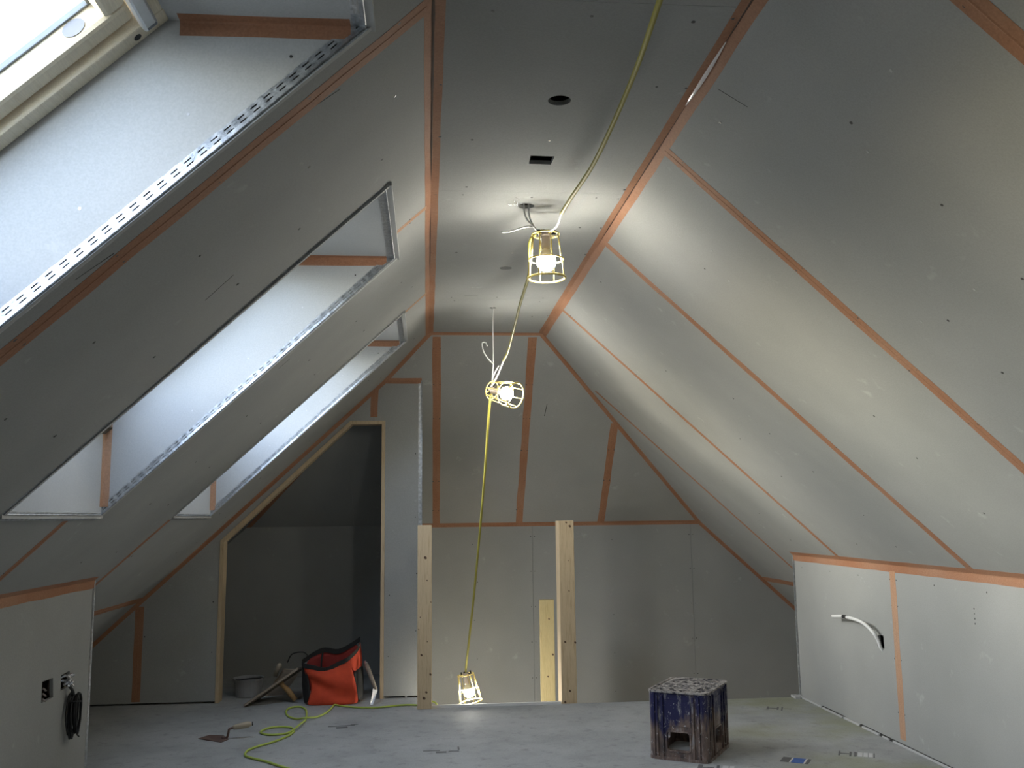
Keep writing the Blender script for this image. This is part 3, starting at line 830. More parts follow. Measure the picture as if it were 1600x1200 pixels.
kl = struct('wall_left', (XKL, 2.0, 0), 'low grey knee wall on the left with cut sockets')
hA = [(3.992, 0.396), (4.112, 0.396), (4.100, 0.474), (3.990, 0.476)]
hB = [(4.190, 0.408), (4.290, 0.411), (4.284, 0.474), (4.186, 0.470)]
for a, b in ((YB-0.05, -0.9), (-0.9, 0.4), (0.4, 1.7), (1.7, 3.0), (3.0, YKL)):
    hs = [hA, hB, [(4.444, 0.247), (4.452, 0.247), (4.450, 0.282), (4.442, 0.282)]] if a < 4.1 < b else []
    board('plasterboard', P_KL, [(a, 0.008), (b, 0.008), (b, ZKL+0.01), (a, ZKL+0.01)], PLASTER, kl, hs, 0.0135)
MB().box((XKL-0.09, YB-0.05, 0.0), (XKL-0.045, YKL-0.02, ZKL-0.06)).build('stud_backing', INSUL, kl)
board('return_board', Plane((0, YKL, 0), (1, 0, 0), (0, 0, 1), (-1, 9, 0)), [(XKL-0.0136, 0.0), (-2.32, 0.0), (-2.32, 0.08), (XKL-0.0136, ZKL-0.012)], PLASTER, kl, (), 0.0135)
corner_tape((XKL, YB, ZKL), (XKL, YKL, ZKL), -sl_l, (0, 0, -1), 0.026, kl, w2=0.034)
bead(V((XKL, YKL, 0.01)), V((XKL, YKL, ZKL)), (0, -1, 0), (-1, 0, 0), kl, w=0.022, n1=(1, 0, 0), n2=(0, 1, 0))

# rear gable behind the camera
rear = struct('wall_back', (0.3, YB, 0), 'plasterboard gable behind the viewpoint')
board('plasterboard', P_BACK, [(-2.4, 0), (2.6, 0), (2.6, 1.3), (-2.4, 1.3)], PLASTER, rear, (), 0.0135)
board('plasterboard', P_BACK, [(-2.4, 1.3), (2.6, 1.3), (1.2, 2.4), (-0.6, 2.4)], PLASTER, rear, (), 0.0135)

# ------------------------------------------------------------------ partition with the niche
part = struct('wall_partition', (-0.7, YP, 0), 'plasterboard partition with a dark five-sided niche opening')
zP = H - (YP-YH)*(H-ZB)/(YG-YH)          # where it meets the hip
OP = [(-0.262, 0.0), (-0.262, 1.712), (-0.482, 1.712), (-1.268, 0.970), (-1.272, 0.0)]
outer_l = [(-1.272, 0.01), (-1.272, 0.972), (-0.482, 1.714), (-0.333, 1.714), (-0.333, xL(0) and zP-0.0), (xL(zP), zP)]
e = 0.02
slopeL = [(xL(z)-e, z) for z in (zP, 1.0)]
# three boards: left flank, above the lintel, right of the opening
board('plasterboard', P_PART, [(-1.735, 0.012), (-1.2725, 0.012), (-1.2685, 0.9705), (-0.4825, 1.7125), (-0.335, 1.7125), (-0.335, zP+0.02), (xL(zP)-e, zP+0.02), (xL(0.61)-e*0.5, 0.62), (-1.735, 0.60)], PLASTER, part, (), 0.0135)
board('plasterboard', P_PART, [(-0.3335, zP+0.02), (-0.3335, 1.7125), (-0.2615, 1.7125), (-0.2615, 0.012), (XP, 0.012), (XP, zP+0.02)], PLASTER, part, (), 0.0135)
board('plasterboard', P_PART, [(-2.4, 0.012), (-1.737, 0.012), (-1.737, 0.62), (-2.4, 0.02)], PLASTER, part, (), 0.0135)
# return to the gable and its inner face
for x, nm in ((XP-0.0135, 'return_board'), (XP-0.10, 'return_board')):
    pz = lambda y: H - (y-YH)*(H-ZB)/(YG-YH)
    y0 = YP+0.0136
    vs = [(x, y0, 0.0 if x < XP-0.05 else ZD), (x, YG, 0.0 if x < XP-0.05 else ZD), (x, YG, ZB+0.01), (x, y0, pz(y0)+0.01)]
    vs += [(a+0.0135, b, c) for a, b, c in vs]
    mesh_obj(nm, vs, [(0, 1, 2, 3), (7, 6, 5, 4), (0, 4, 5, 1), (1, 5, 6, 2), (2, 6, 7, 3), (3, 7, 4, 0)], PLASTER, part)
# pine lining of the opening
jd = 0.10; jt = 0.022
lin = [(-0.262, 0.0), (-0.262, 1.712), (-0.482, 1.712), (-1.268, 0.970), (-1.272, 0.0)]
inn = [(-0.262-jt, 0.0), (-0.262-jt, 1.712-jt), (-0.473, 1.712-jt), (-1.268+jt, 0.960), (-1.272+jt, 0.0)]
for k in range(4):
    a, b, c, d = lin[k], lin[k+1], inn[k+1], inn[k]
    vs = [(q[0], YP-0.004, q[1]) for q in (a, b, c, d)] + [(q[0], YP+jd, q[1]) for q in (a, b, c, d)]
    mesh_obj('lining_board', vs, [(0, 1, 2, 3), (7, 6, 5, 4), (0, 4, 5, 1), (1, 5, 6, 2), (2, 6, 7, 3), (3, 7, 4, 0)], JAMBW, part)
tape_strip(P_PART, (-0.334, 1.735), (-0.330, zP-0.055), 0.045, part)
tape_strip(P_PART, (-1.736, 0.02), (-1.736, 0.58), 0.05, part)
corner_tape((xL(zP), YP, zP), (XP, YP, zP), -hipd, (0, 0, -1), 0.020, part)
corner_tape((xL(zP), YP, zP), (xL(0.2), YP, 0.2), perp((1, 0, 0), sl_l), (0, -1, 0), 0.022, part)
bead(V((XP, YP, 0.012)), V((XP, YP, zP)), (-1, 0, 0), (0, 1, 0), part, w=0.02, n1=(0, -1, 0), n2=(1, 0, 0))
P_RET = Plane((XP, 0, 0), (0, 1, 0), (0, 0, 1), (2, 6.5, 1))
tape_strip(P_RET, (YP+0.045, 0.0), (YP+0.045, zP-0.06), 0.03, part)
screws(P_PART, [(-0.29, 1.3), (-0.07, 1.5), (-0.07, 1.1), (-0.06, 0.75), (-0.065, 0.4), (-0.23, 0.62), (-0.235, 0.25), (-1.7, 0.4), (-1.3, 0.6), (-1.3, 0.3)], part, 0.004)

# ------------------------------------------------------------------ posts
def post(name, cx, cy, w, d, z0, h, rz, mat, knots, label, cat='post', group=None):
    r = empty(name, (cx, cy, z0), (0, 0, rz)); tag(r, label, cat, group)
    o = MB().box((-w/2, -d/2, 0), (w/2, d/2, h)).build('shaft', mat, r, local=True); bevel(o, 0.0025)
    for (u, z, rr) in knots:
        MB().disc((u, -d/2+0.0003, z), (0, -1, 0), rr, 0.0008, 9, 1.25).build('knot', KNOT, r, local=True)
    return r
post('newel_post', -0.010, YKR-0.0225, 0.084, 0.045, 0.0, 1.052, 0.0, PINE,
     [(0.004, 0.862, 0.008), (0.014, 0.73, 0.004), (-0.026, 0.52, 0.003), (0.036, 0.605, 0.003), (-0.018, 0.305, 0.006), (0.034, 0.195, 0.006), (0.010, 0.095, 0.006), (-0.003, 0.062, 0.008), (-0.034, 0.45, 0.003), (0.016, 0.38, 0.003)],
     'pale pine newel post at the left end of the stairwell edge', group='newel posts at the stairwell')
post('newel_post', 0.840, YKR+0.012+0.045, 0.094, 0.09, -0.20, 1.268, math.radians(5), PINE,
     [(0.022, 1.235, 0.007), (0.000, 1.257, 0.005), (-0.020, 0.553, 0.006), (0.042, 0.548, 0.006), (0.004, 0.27, 0.006), (-0.026, 0.207, 0.006), (0.01, 0.85, 0.004), (0.008, 1.03, 0.003)],
     'pale pine newel post right of the hanging bottom lamp, as tall as its twin', group='newel posts at the stairwell')
post('timber_offcut', 0.800, 6.42, 0.095, 0.05, ZD, 0.545-ZD, math.radians(-2), PINE_LAMPLIT,
     [(0.012, 1.47, 0.005), (0.034, 1.24, 0.006), (0.0, 1.1, 0.005)],
     'short timber tinted as lamplit, standing behind the right newel post', 'timber')

# ------------------------------------------------------------------ cage lamps
def cage_lamp(loc, rot, label):
    """origin at the top of the cage, opening along -z"""
    r = empty('cage_lamp', loc); r.rotation_mode = 'QUATERNION'; r.rotation_quaternion = rot
    tag(r, label, 'lamp', 'building-site cage lamps on the yellow cord')
    mb = MB()
    Lc, rt_, rm, rb, zm = 0.165, 0.050, 0.064, 0.069, -0.095
    mb.ring((0, 0, 0), rt_, 0.003, n=24); mb.ring((0, 0, zm), rm, 0.0028, n=28); mb.ring((0, 0, -Lc), rb, 0.0042, n=32)
    for k in range(8):
        a = 2*math.pi*(k+0.3)/8; c, s = math.cos(a), math.sin(a)
        mb.tube([(c*rt_, s*rt_, 0), (c*(rm-0.004), s*(rm-0.004), zm+0.004), (c*rm, s*rm, zm), (c*rb, s*rb, -Lc)], 0.0023, 6)
    for k in range(4):
        a = 2*math.pi*(k+0.3)/4; mb.tube([(0.014*math.cos(a), 0.014*math.sin(a), 0.002), (rt_*math.cos(a), rt_*math.sin(a), 0)], 0.0026, 6)
    mb.build('cage', YELLOW, r, local=True, smooth=True)
    MB().lathe([(0.016, 0.012), (0.019, 0.010), (0.019, -0.004), (0.0165, -0.008), (0.0165, -0.052), (0.014, -0.056)], 18).build('socket', SOCKET, r, local=True, smooth=False)
    cl = MB()
    for x in (-0.030, -0.012, 0.026): cl.box((x, -0.006, 0.003), (x+0.010, 0.006, 0.018))
    cl.box((-0.034, -0.008, -0.001), (0.038, 0.008, 0.004))
    cl.build('cord_clamp', BLACK, r, local=True)
    hous = MB().lathe([(0.0125, -0.050), (0.0135, -0.058), (0.019, -0.068), (0.0308, -0.0842), (0.0305, -0.0852)], 20).build('bulb_neck', BULBN, r, local=True, smooth=True)
    prof = []
    for k in range(14):
        a = math.radians(30 - k*9.1); prof.append((max(0.001, 0.036*math.cos(a)), -0.103+0.036*math.sin(a)))
    MB().lathe(prof, 20).build('bulb', BULBM, r, local=True, smooth=True)
    return r
def axis_quat(d): return V((0, 0, -1)).rotation_difference(V(d).normalized())
L1 = V((0.437, 3.36, 2.128)); L2 = V((0.352, 5.06, 1.775)); L3 = V((0.241, 6.0, 0.140))
cage_lamp(L1, axis_quat((0.01, 0, -1)), 'lit cage lamp hanging just below the ceiling, the highest')
cage_lamp(L2, axis_quat((0.70, -0.66, -0.26)), 'lit cage lamp in front of the hip slope, tilted sideways')
cage_lamp(L3, axis_quat((0.19, 0.0, -1)), 'lit cage lamp hanging lowest, in the stairwell between the posts')

# yellow cord that carries the lamps
cord = empty('lamp_cord', (0.437, 3.36, 2.14)); tag(cord, 'yellow cable looping from the ceiling through all three cage lamps', 'cable')
def cordpart(name, pts, r, mat, sub=6, flat_=None):
    return MB().tube(spline(pts, sub), r, 8).build(name, mat, cord, smooth=True)
cordpart('cable_run', [(0.40, 0.10, H-0.002), (0.41, 0.6, 2.17), (0.42, 1.1, 2.115), (0.455, 1.7, 2.099), (0.483, 2.1, 2.118), (0.488, 2.6, 2.121), (0.470, 2.95, 2.128), (0.462, 3.12, 2.130)], 0.0065, CORD_Y)
cordpart('white_cord_stretch', [(0.462, 3.12, 2.130), (0.461, 3.20, 2.120), (0.457, 3.26, 2.122), (0.449, 3.31, 2.128), (0.442, 3.352, 2.142)], 0.0042, WHITE)  # stretch of the cord next to the lamp, coloured white
cordpart('cable_run', [(0.425, 3.36, 2.143), (0.385, 3.41, 2.12), (0.388, 3.46, 2.045), (0.408, 3.72, 2.050), (0.413, 4.1, 2.030), (0.417, 4.5, 1.978), (0.413, 4.75, 1.93), (0.400, 4.86, 1.905)], 0.0060, CORD_Y)
cordpart('white_cord_stretch', [(0.400, 4.86, 1.905), (0.388, 4.95, 1.872), (0.372, 5.03, 1.835), (0.352, 5.06, 1.80), (0.345, 5.068, 1.79)], 0.0045, WHITE)
cordpart('cable_run', [(0.345, 5.068, 1.79), (0.343, 5.09, 1.72), (0.337, 5.14, 1.63), (0.322, 5.35, 1.28), (0.288, 5.70, 0.72), (0.257, 5.90, 0.35), (0.243, 5.985, 0.19), (0.241, 6.0, 0.150)], 0.0065, CORD_Y)

# white mains cables dropping from the ceiling holes
def mains(loc, runs, label):
    r = empty('mains_cable', loc); tag(r, label, 'cable', 'white mains cables hanging from ceiling holes')
    for pts in runs: MB().tube(spline(pts, 6), 0.0033, 8).build('cable_strand', WHITE, r, smooth=True)
    return r
mains((0.366, 3.36, H), [
    [(0.358, 3.355, H+0.05), (0.358, 3.355, H-0.01), (0.366, 3.352, 2.185), (0.392, 3.35, 2.155), (0.413, 3.352, 2.125), (0.424, 3.358, 2.095)],
    [(0.376, 3.36, H+0.05), (0.376, 3.36, H), (0.379, 3.358, 2.19), (0.396, 3.352, 2.150), (0.405, 3.352, 2.138)],
    [(0.392, 3.352, 2.155), (0.36, 3.34, 2.150), (0.30, 3.32, 2.125), (0.27, 3.31, 2.120)]], 'white cables forking from the ceiling hole above the highest lamp')
mains((0.362, 5.087, H), [
    [(0.362, 5.087, H+0.05), (0.362, 5.087, H), (0.361, 5.08, 2.10), (0.362, 5.075, 1.93), (0.356, 5.07, 1.85), (0.352, 5.065, 1.80)],
    [(0.362, 5.075, 1.92), (0.335, 5.06, 1.945), (0.308, 5.05, 1.985), (0.300, 5.05, 2.03), (0.318, 5.05, 2.035), (0.328, 5.05, 2.015)],
    [(0.354, 5.068, 1.83), (0.368, 5.05, 1.87), (0.390, 5.04, 1.905)]], 'single white cable with a curled stub hanging above the tilted lamp')

# ------------------------------------------------------------------ things fixed to the knee walls
c = empty('conduit', (XKR, 4.631, 0.42)); tag(c, 'white plastic conduit arching out of the socket hole in the right wall', 'conduit')
pts = spline([(XKR+0.03, 4.634, 0.40), (XKR-0.005, 4.632, 0.430), (2.225, 4.632, 0.472), (2.205, 4.645, 0.512), (2.190, 4.725, 0.549), (2.185, 4.905, 0.557), (2.195, 5.085, 0.541)], 8)
MB().tube(pts, 0.0085, 10).build('tube', WHITE, c, smooth=True)
MB().tube([(2.1855, 4.93, 0.556), (2.185, 4.905, 0.5572), (2.1852, 4.882, 0.5577)], 0.0092, 10).build('band', BLACK, c)
MB().tube(spline([(XKR+0.02, 4.648, 0.44), (XKR-0.008, 4.645, 0.44), (2.236, 4.648, 0.465), (2.232, 4.655, 0.480)], 5), 0.007, 8).build('sleeve', BLACK, c, smooth=True)

cb = empty('cable_coil', (XKL+0.03, 4.25, 0.30)); tag(cb, 'coiled black cable hanging from the left wall sockets', 'cable')
mb = MB()
for k in range(7):
    dy = random.uniform(-.008, .008); x = XKL+0.016+0.006*k; z0 = 0.385+random.uniform(-.01, .008); z1 = 0.205+random.uniform(-.008, .02); wd = 0.030+random.uniform(-.004, .014)
    loop = []
    for q in range(17):
        a = 2*math.pi*q/16
        loop.append((x+0.003*math.sin(a*2), 4.258+dy+wd*math.sin(a)*(1.0 if math.cos(a) < 0 else 0.75), (z0+z1)/2+(z0-z1)/2*math.cos(a)))
    mb.tube(loop, 0.0042, 6)
mb.build('loops', BLACK, cb, smooth=True)
MB().tube(spline([(XKL-0.02, 4.225, 0.43), (XKL+0.012, 4.228, 0.425), (XKL+0.03, 4.245, 0.395), (XKL+0.03, 4.258, 0.36)], 5), 0.006, 8).build('lead', BLACK, cb, smooth=True)
MB().tube(spline([(XKL+0.03, 4.29, 0.25), (XKL+0.03, 4.315, 0.21), (XKL+0.035, 4.33, 0.195)], 5), 0.003, 6).build('loose_end', BLACK, cb, smooth=True)
MB().ring((XKL+0.034, 4.258, 0.352), 0.024, 0.004, (0, 0.1, 1), 14).build('tie', BLACK, cb)
fo = empty('foil_wire_ends', (XKL, 4.245, 0.44)); tag(fo, 'silvery foil-wrapped wire ends bulging from the right-hand socket in the left wall', 'wire')
mb = MB()
for k in range(9):
    p = V((XKL-0.015, 4.235+random.uniform(-.03, .025), 0.44+random.uniform(-.02, .02)))
    mb.tube(spline([p, p+V((0.025, random.uniform(-.012, .012), random.uniform(-.01, .015))), p+V((0.045, random.uniform(-.02, .02), random.uniform(-.02, .025)))], 4), [0.004+random.uniform(0, .004)]*8+[0.002], 6)
mb.build('foil_strands', FOIL, fo)
fo2 = empty('foil_wire_ends', (XKL, 4.0, 0.42)); tag(fo2, 'dull foil tab in the left-hand socket of the left wall', 'wire')
mb = MB()
for z in (0.405, 0.425, 0.445): mb.tube([(XKL-0.02, 4.01, z), (XKL+0.004, 3.998, z+0.004), (XKL+0.012, 4.004, z-0.006)], 0.004, 6)
mb.build('foil_strands', SOCKET, fo2)

# ------------------------------------------------------------------ beer crate, standing upside down
cr = empty('beer_crate', (1.232, 4.525, 0), (0, 0, math.radians(-32.0)))
tag(cr, 'upturned dark blue beer crate splashed with mortar, on the floor', 'crate')
CW, CD, CH = 0.276, 0.385, 0.300
def rrect(w, d, r, n=5):
    pts = []
    for cx, cy, a0 in ((w/2-r, d/2-r, 0), (-w/2+r, d/2-r, 90), (-w/2+r, -d/2+r, 180), (w/2-r, -d/2+r, 270)):
        for k in range(n+1):
            a = math.radians(a0+90*k/n); pts.append((cx+r*math.cos(a), cy+r*math.sin(a)))
    return pts
class LP:   # local plane for crate walls
    def __init__(s, O, U, Vv, N): s.O, s.U, s.V, s.N = V(O), V(U), V(Vv), V(N)
    def p(s, u, v, n=0.0): return s.O + s.U*u + s.V*v + s.N*n
def lboard(name, pl, outer, holes, th, mat, parent):
    vs, fs = board_mesh(outer, holes); n = len(vs); cnt = {}
    for f in fs:
        for i in range(len(f)):
            e_ = (f[i], f[(i+1) % len(f)]); cnt.setdefault(tuple(sorted(e_)), []).append(e_)
    verts = [pl.p(v.x, v.y) for v in vs] + [pl.p(v.x, v.y, -th) for v in vs]
    faces = list(fs) + [tuple(i+n for i in f[::-1]) for f in fs]
    for l in cnt.values():
        if len(l) == 1: a, b = l[0]; faces.append((b, a, a+n, b+n))
    return mesh_obj(name, verts, faces, mat, parent, local=True)
def rr2(cx, cy, w, h, r, n=4): return [(cx+x, cy+y) for x, y in rrect(w, h, r, n)]
RC = 0.030; ins = 0.007
for O, U, N, wd in (((0, -CD/2+ins, 0), (1, 0, 0), (0, -1, 0), CW), ((0, CD/2-ins, 0), (-1, 0, 0), (0, 1, 0), CW),
                    ((CW/2-ins, 0, 0), (0, 1, 0), (1, 0, 0), CD), ((-CW/2+ins, 0, 0), (0, -1, 0), (-1, 0, 0), CD)):
    pl = LP(O, U, (0, 0, 1), N); hw = wd/2-RC+0.004
    wall = lboard('side_wall', pl, [(-hw, 0.010), (hw, 0.010), (hw, CH-0.008), (-hw, CH-0.008)], [rr2(0.0, 0.083, 0.106 if wd < 0.3 else 0.112, 0.080, 0.014)], 0.006, CRATE, cr)
    # vertical ribs, raised panels beside the grip and a lip round it
    mb = MB()
    xs = (-0.097, -0.072, 0.072, 0.097) if wd < 0.3 else (-0.145, -0.118, -0.075, 0.075, 0.118, 0.145)
    for x in xs: mb.obox(pl.p(x-0.0045, 0.010, 0.0), V(U)*0.009, (0, 0, CH-0.03), V(N)*0.008)
    mb.obox(pl.p(-0.06, 0.150, 0), V(U)*0.12, (0, 0, CH-0.19), V(N)*0.003)
    mb.build('ribs', CRATE, wall, local=True)
    o, i_ = rr2(0, 0.083, 0.118 if wd < 0.3 else 0.124, 0.092, 0.018), rr2(0, 0.083, 0.105 if wd < 0.3 else 0.111, 0.079, 0.013)
    n = len(o); vs = [pl.p(*q, 0.004) for q in o]+[pl.p(*q, 0.004) for q in i_]+[pl.p(*q, -0.016) for q in i_]+[pl.p(*q, -0.001) for q in o]
    fs = [(k, (k+1) % n, n+(k+1) % n, n+k) for k in range(n)]+[(n+k, n+(k+1) % n, 2*n+(k+1) % n, 2*n+k) for k in range(n)]+[(3*n+k, 3*n+(k+1) % n, (k+1) % n, k) for k in range(n)]+[(2*n+k, 2*n+(k+1) % n, 3*n+(k+1) % n, 3*n+k) for k in range(n)]
    mesh_obj('grip_lip', vs, fs, CRATE, wall, local=True)
# rounded corner posts
for sx_, sy_, a0 in ((1, 1, 0), (-1, 1, 90), (-1, -1, 180), (1, -1, 270)):
    cx, cy = sx_*(CW/2-RC), sy_*(CD/2-RC)
    ring_ = [(cx+rad*math.cos(math.radians(a)), cy+rad*math.sin(math.radians(a))) for rad, aa in ((RC, [a0+15*k for k in range(7)]), (RC-0.008, [a0+90-15*k for k in range(7)])) for a in aa]
    n = len(ring_)
    MB().add([(x, y, 0.004) for x, y in ring_]+[(x, y, CH-0.006) for x, y in ring_], [tuple(range(n))[::-1], tuple(range(n, 2*n))]+[(k, (k+1) % n, n+(k+1) % n, n+k) for k in range(n)]).build('corner_post', CRATE, cr, local=True)
def band(name, z0, z1, w, d, wi, di, r, mat):
    o, i_ = rrect(w, d, r), rrect(wi, di, r-0.006); n = len(o)
    vs = [(x, y, z0) for x, y in o]+[(x, y, z1) for x, y in o]+[(x, y, z1) for x, y in i_]+[(x, y, z0) for x, y in i_]
    fs = []
    for a, b in ((0, 1), (1, 2), (2, 3), (3, 0)): fs += [(a*n+k, a*n+(k+1) % n, b*n+(k+1) % n, b*n+k) for k in range(n)]
    return mesh_obj(name, vs, fs, mat, cr, local=True)
band('foot_rim', 0.0, 0.014, CW+0.004, CD+0.004, CW-0.02, CD-0.02, 0.032, CRATE)
band('top_rim', CH-0.006, CH+0.002, CW+0.008, CD+0.008, CW-0.014, CD-0.014, 0.034, CRATE_TOP)
holes = []
nx, ny = 4, 5
for i in range(nx):
    for j in range(ny):
        cx, cy = -CW/2+0.018+(i+0.5)*(CW-0.036)/nx, -CD/2+0.018+(j+0.5)*(CD-0.036)/ny
        holes.append(circle(cx, cy, 0.0125, 8))
        for q in range(4):
            a0 = math.radians(90*q+12); a1 = math.radians(90*q+78); arc = [(cx+rad*math.cos(a0+(a1-a0)*t), cy+rad*math.sin(a0+(a1-a0)*t)) for rad, ts in ((0.0285, (0, .25, .5, .75, 1)), (0.0158, (1, .66, .33, 0))) for t in ts]
            holes.append(arc)
lboard('base_grid', LP((0, 0, CH-0.001), (1, 0, 0), (0, 1, 0), (0, 0, 1)), rrect(CW-0.014, CD-0.014, 0.028), holes, 0.006, CRATE_TOP, cr)

# ------------------------------------------------------------------ tool bag
bag = empty('tool_bag', (-0.56, 6.0, 0)); tag(bag, 'open red tool bag with black trim in front of the niche', 'bag')
def grid_sheet(name, rows, mat, th=0.004, sub=2):
    n, m = len(rows), len(rows[0]); vs = [q for r in rows for q in r]
    fs = [(i*m+j, i*m+j+1, (i+1)*m+j+1, (i+1)*m+j) for i in range(n-1) for j in range(m-1)]
    o = mesh_obj(name, vs, fs, mat, bag, smooth=True)
    s = o.modifiers.new('sub', 'SUBSURF'); s.levels = sub; s.render_levels = sub
    k = o.modifiers.new('thick', 'SOLIDIFY'); k.thickness = th; k.offset = 0
    return o
grid_sheet('front_panel', [
    [(-0.702, 5.905, 0.002), (-0.640, 5.898, 0.002), (-0.570, 5.897, 0.002), (-0.490, 5.898, 0.002), (-0.406, 5.910, 0.004)],
    [(-0.700, 5.902, 0.016), (-0.640, 5.890, 0.016), (-0.570, 5.888, 0.014), (-0.490, 5.890, 0.015), (-0.406, 5.907, 0.017)],
    [(-0.690, 5.918, 0.055), (-0.640, 5.900, 0.055), (-0.570, 5.890, 0.050), (-0.510, 5.928, 0.046), (-0.410, 5.903, 0.060)],
    [(-0.680, 5.932, 0.095), (-0.640, 5.912, 0.092), (-0.575, 5.936, 0.084), (-0.510, 5.884, 0.095), (-0.418, 5.900, 0.120)],
    [(-0.690, 5.945, 0.130), (-0.645, 5.945, 0.125), (-0.590, 5.884, 0.128), (-0.520, 5.896, 0.140), (-0.430, 5.908, 0.160)],
    [(-0.722, 5.950, 0.175), (-0.668, 5.900, 0.165), (-0.605, 5.895, 0.165), (-0.530, 5.925, 0.185), (-0.446, 5.926, 0.208)],
    [(-0.731, 5.956, 0.205), (-0.675, 5.925, 0.196), (-0.605, 5.925, 0.186), (-0.535, 5.938, 0.214), (-0.456, 5.940, 0.240)],
    [(-0.731, 5.956, 0.222), (-0.675, 5.938, 0.214), (-0.602, 5.938, 0.200), (-0.535, 5.945, 0.228), (-0.464, 5.950, 0.259)]], RED)
back_panel = grid_sheet('back_panel', [
    [(-0.720, 6.160, 0.002), (-0.60, 6.165, 0.002), (-0.50, 6.165, 0.002), (-0.395, 6.160, 0.002)],
    [(-0.740, 6.160, 0.13), (-0.63, 6.165, 0.16), (-0.52, 6.165, 0.16), (-0.395, 6.155, 0.19)],
    [(-0.755, 6.140, 0.222), (-0.647, 6.14, 0.286), (-0.546, 6.14, 0.275), (-0.413, 6.13, 0.350)]], REDIN)
grid_sheet('right_gusset', [
    [(-0.406, 5.910, 0.003), (-0.385, 6.03, 0.002), (-0.390, 6.160, 0.002)],
    [(-0.420, 5.908, 0.120), (-0.385, 6.03, 0.10), (-0.390, 6.158, 0.12)],
    [(-0.440, 5.918, 0.185), (-0.410, 6.03, 0.185), (-0.395, 6.155, 0.20)]], BLACKF)
grid_sheet('right_collar', [
    [(-0.440, 5.918, 0.183), (-0.410, 6.03, 0.183), (-0.395, 6.155, 0.198)],
    [(-0.455, 5.938, 0.235), (-0.408, 6.04, 0.24), (-0.405, 6.145, 0.27)],
    [(-0.464, 5.950, 0.259), (-0.408, 6.05, 0.305), (-0.413, 6.13, 0.350)]], RED)
grid_sheet('left_gusset', [
    [(-0.700, 5.905, 0.003), (-0.745, 6.02, 0.002), (-0.722, 6.160, 0.002)],
    [(-0.690, 5.920, 0.080), (-0.765, 6.00, 0.085), (-0.740, 6.160, 0.10)],
    [(-0.700, 5.932, 0.150), (-0.762, 6.00, 0.155), (-0.745, 6.155, 0.16)],
    [(-0.731, 5.952, 0.222), (-0.752, 6.03, 0.220), (-0.755, 6.140, 0.222)]], BLACKF)
grid_sheet('bottom', [[(-0.700, 5.905, 0.004), (-0.55, 5.90, 0.004), (-0.406, 5.910, 0.004)], [(-0.722, 6.160, 0.004), (-0.55, 6.165, 0.004), (-0.39, 6.160, 0.004)]], BLACKF, 0.004, 1)
def ribbon(name, pts, w, mat):
    pts = spline(pts, 6); vs = []; fs = []
    for i, p in enumerate(pts):
        vs += [p+V((0, -0.004, -w/2)), p+V((0, -0.004, w/2)), p+V((0, 0.004, w/2)), p+V((0, 0.004, -w/2))]
    for i in range(len(pts)-1):
        for k in range(4): fs.append((i*4+k, i*4+(k+1) % 4, i*4+4+(k+1) % 4, i*4+4+k))
    e_ = (len(pts)-1)*4; fs += [(3, 2, 1, 0), (e_, e_+1, e_+2, e_+3)]
    return mesh_obj(name, vs, fs, mat, bag)
ribbon('rim_band', [(-0.735, 5.953, 0.224), (-0.670, 5.932, 0.214), (-0.602, 5.930, 0.200), (-0.530, 5.938, 0.230), (-0.464, 5.948, 0.262), (-0.412, 6.04, 0.310), (-0.411, 6.13, 0.350)], 0.026, BLACKF)
ribbon('rim_band', [(-0.738, 5.96, 0.226), (-0.755, 6.05, 0.224), (-0.755, 6.138, 0.226), (-0.647, 6.138, 0.286), (-0.546, 6.138, 0.278), (-0.470, 6.135, 0.312), (-0.413, 6.13, 0.350)], 0.030, BLACKF)
ribbon('centre_strap', [(-0.602, 5.926, 0.206), (-0.602, 5.928, 0.190), (-0.604, 5.925, 0.176)], 0.02, BLACKF)
MB().tube(spline([(-0.640, 6.13, 0.27), (-0.645, 6.10, 0.22), (-0.643, 6.10, 0.15)], 4), 0.006, 6).build('inner_seam', BLACKF, back_panel)
MB().tube(spline([(-0.72, 6.15, 0.235), (-0.76, 6.155, 0.275), (-0.83, 6.16, 0.265), (-0.86, 6.16, 0.215)], 6), 0.004, 6).build('carry_cord', BLACK, bag, smooth=True)

# ------------------------------------------------------------------ plasterer's hawk leaning on the bag
hk = empty('plaster_hawk', (-1.06, 5.93, 0)); tag(hk, 'grey wooden plastering board propped against the red bag, handle underneath', 'tool')
a = V((-1.068, 5.905, 0.004)); b = V((-0.768, 5.99, 0.196)); d = (b-a); wdt = V((0.02, 0.24, -0.02)); nn = d.cross(wdt).normalized(); nn = nn if nn.z > 0 else -nn
o = MB().obox(a, d, wdt, nn*0.014).build('board', GREYW, hk); bevel(o, 0.003)
hc = a + d*0.62 + wdt*0.28
MB().tube([hc, hc-nn*0.02, hc-nn*0.045+V((0.02, 0, -0.01)), hc-nn*0.10+V((0.035, 0, -0.02))], [0.018, 0.013, 0.017, 0.015], 12).build('handle', HANDLE_Y, hk, smooth=True)
fl = empty('plaster_float', (-0.91, 6.24, 0.0)); tag(fl, 'dark wooden float with a knob, standing behind the plastering board', 'tool')
o = MB().obox((-1.00, 6.26, 0.0), (0.11, 0.02, 0.155), (-0.01, 0.014, 0.006), (0.10, 0.01, -0.01)).build('blade', GREYW, fl); bevel(o, 0.003)
MB().tube([(-0.945, 6.25, 0.12), (-0.93, 6.245, 0.165), (-0.918, 6.24, 0.190), (-0.912, 6.24, 0.198)], [0.012, 0.014, 0.016, 0.008], 10).build('knob', HANDLE, fl, smooth=True)
pa = empty('plastic_tub', (-1.115, 6.28, 0)); tag(pa, 'low cloudy plastic tub in the left corner of the niche', 'tub')
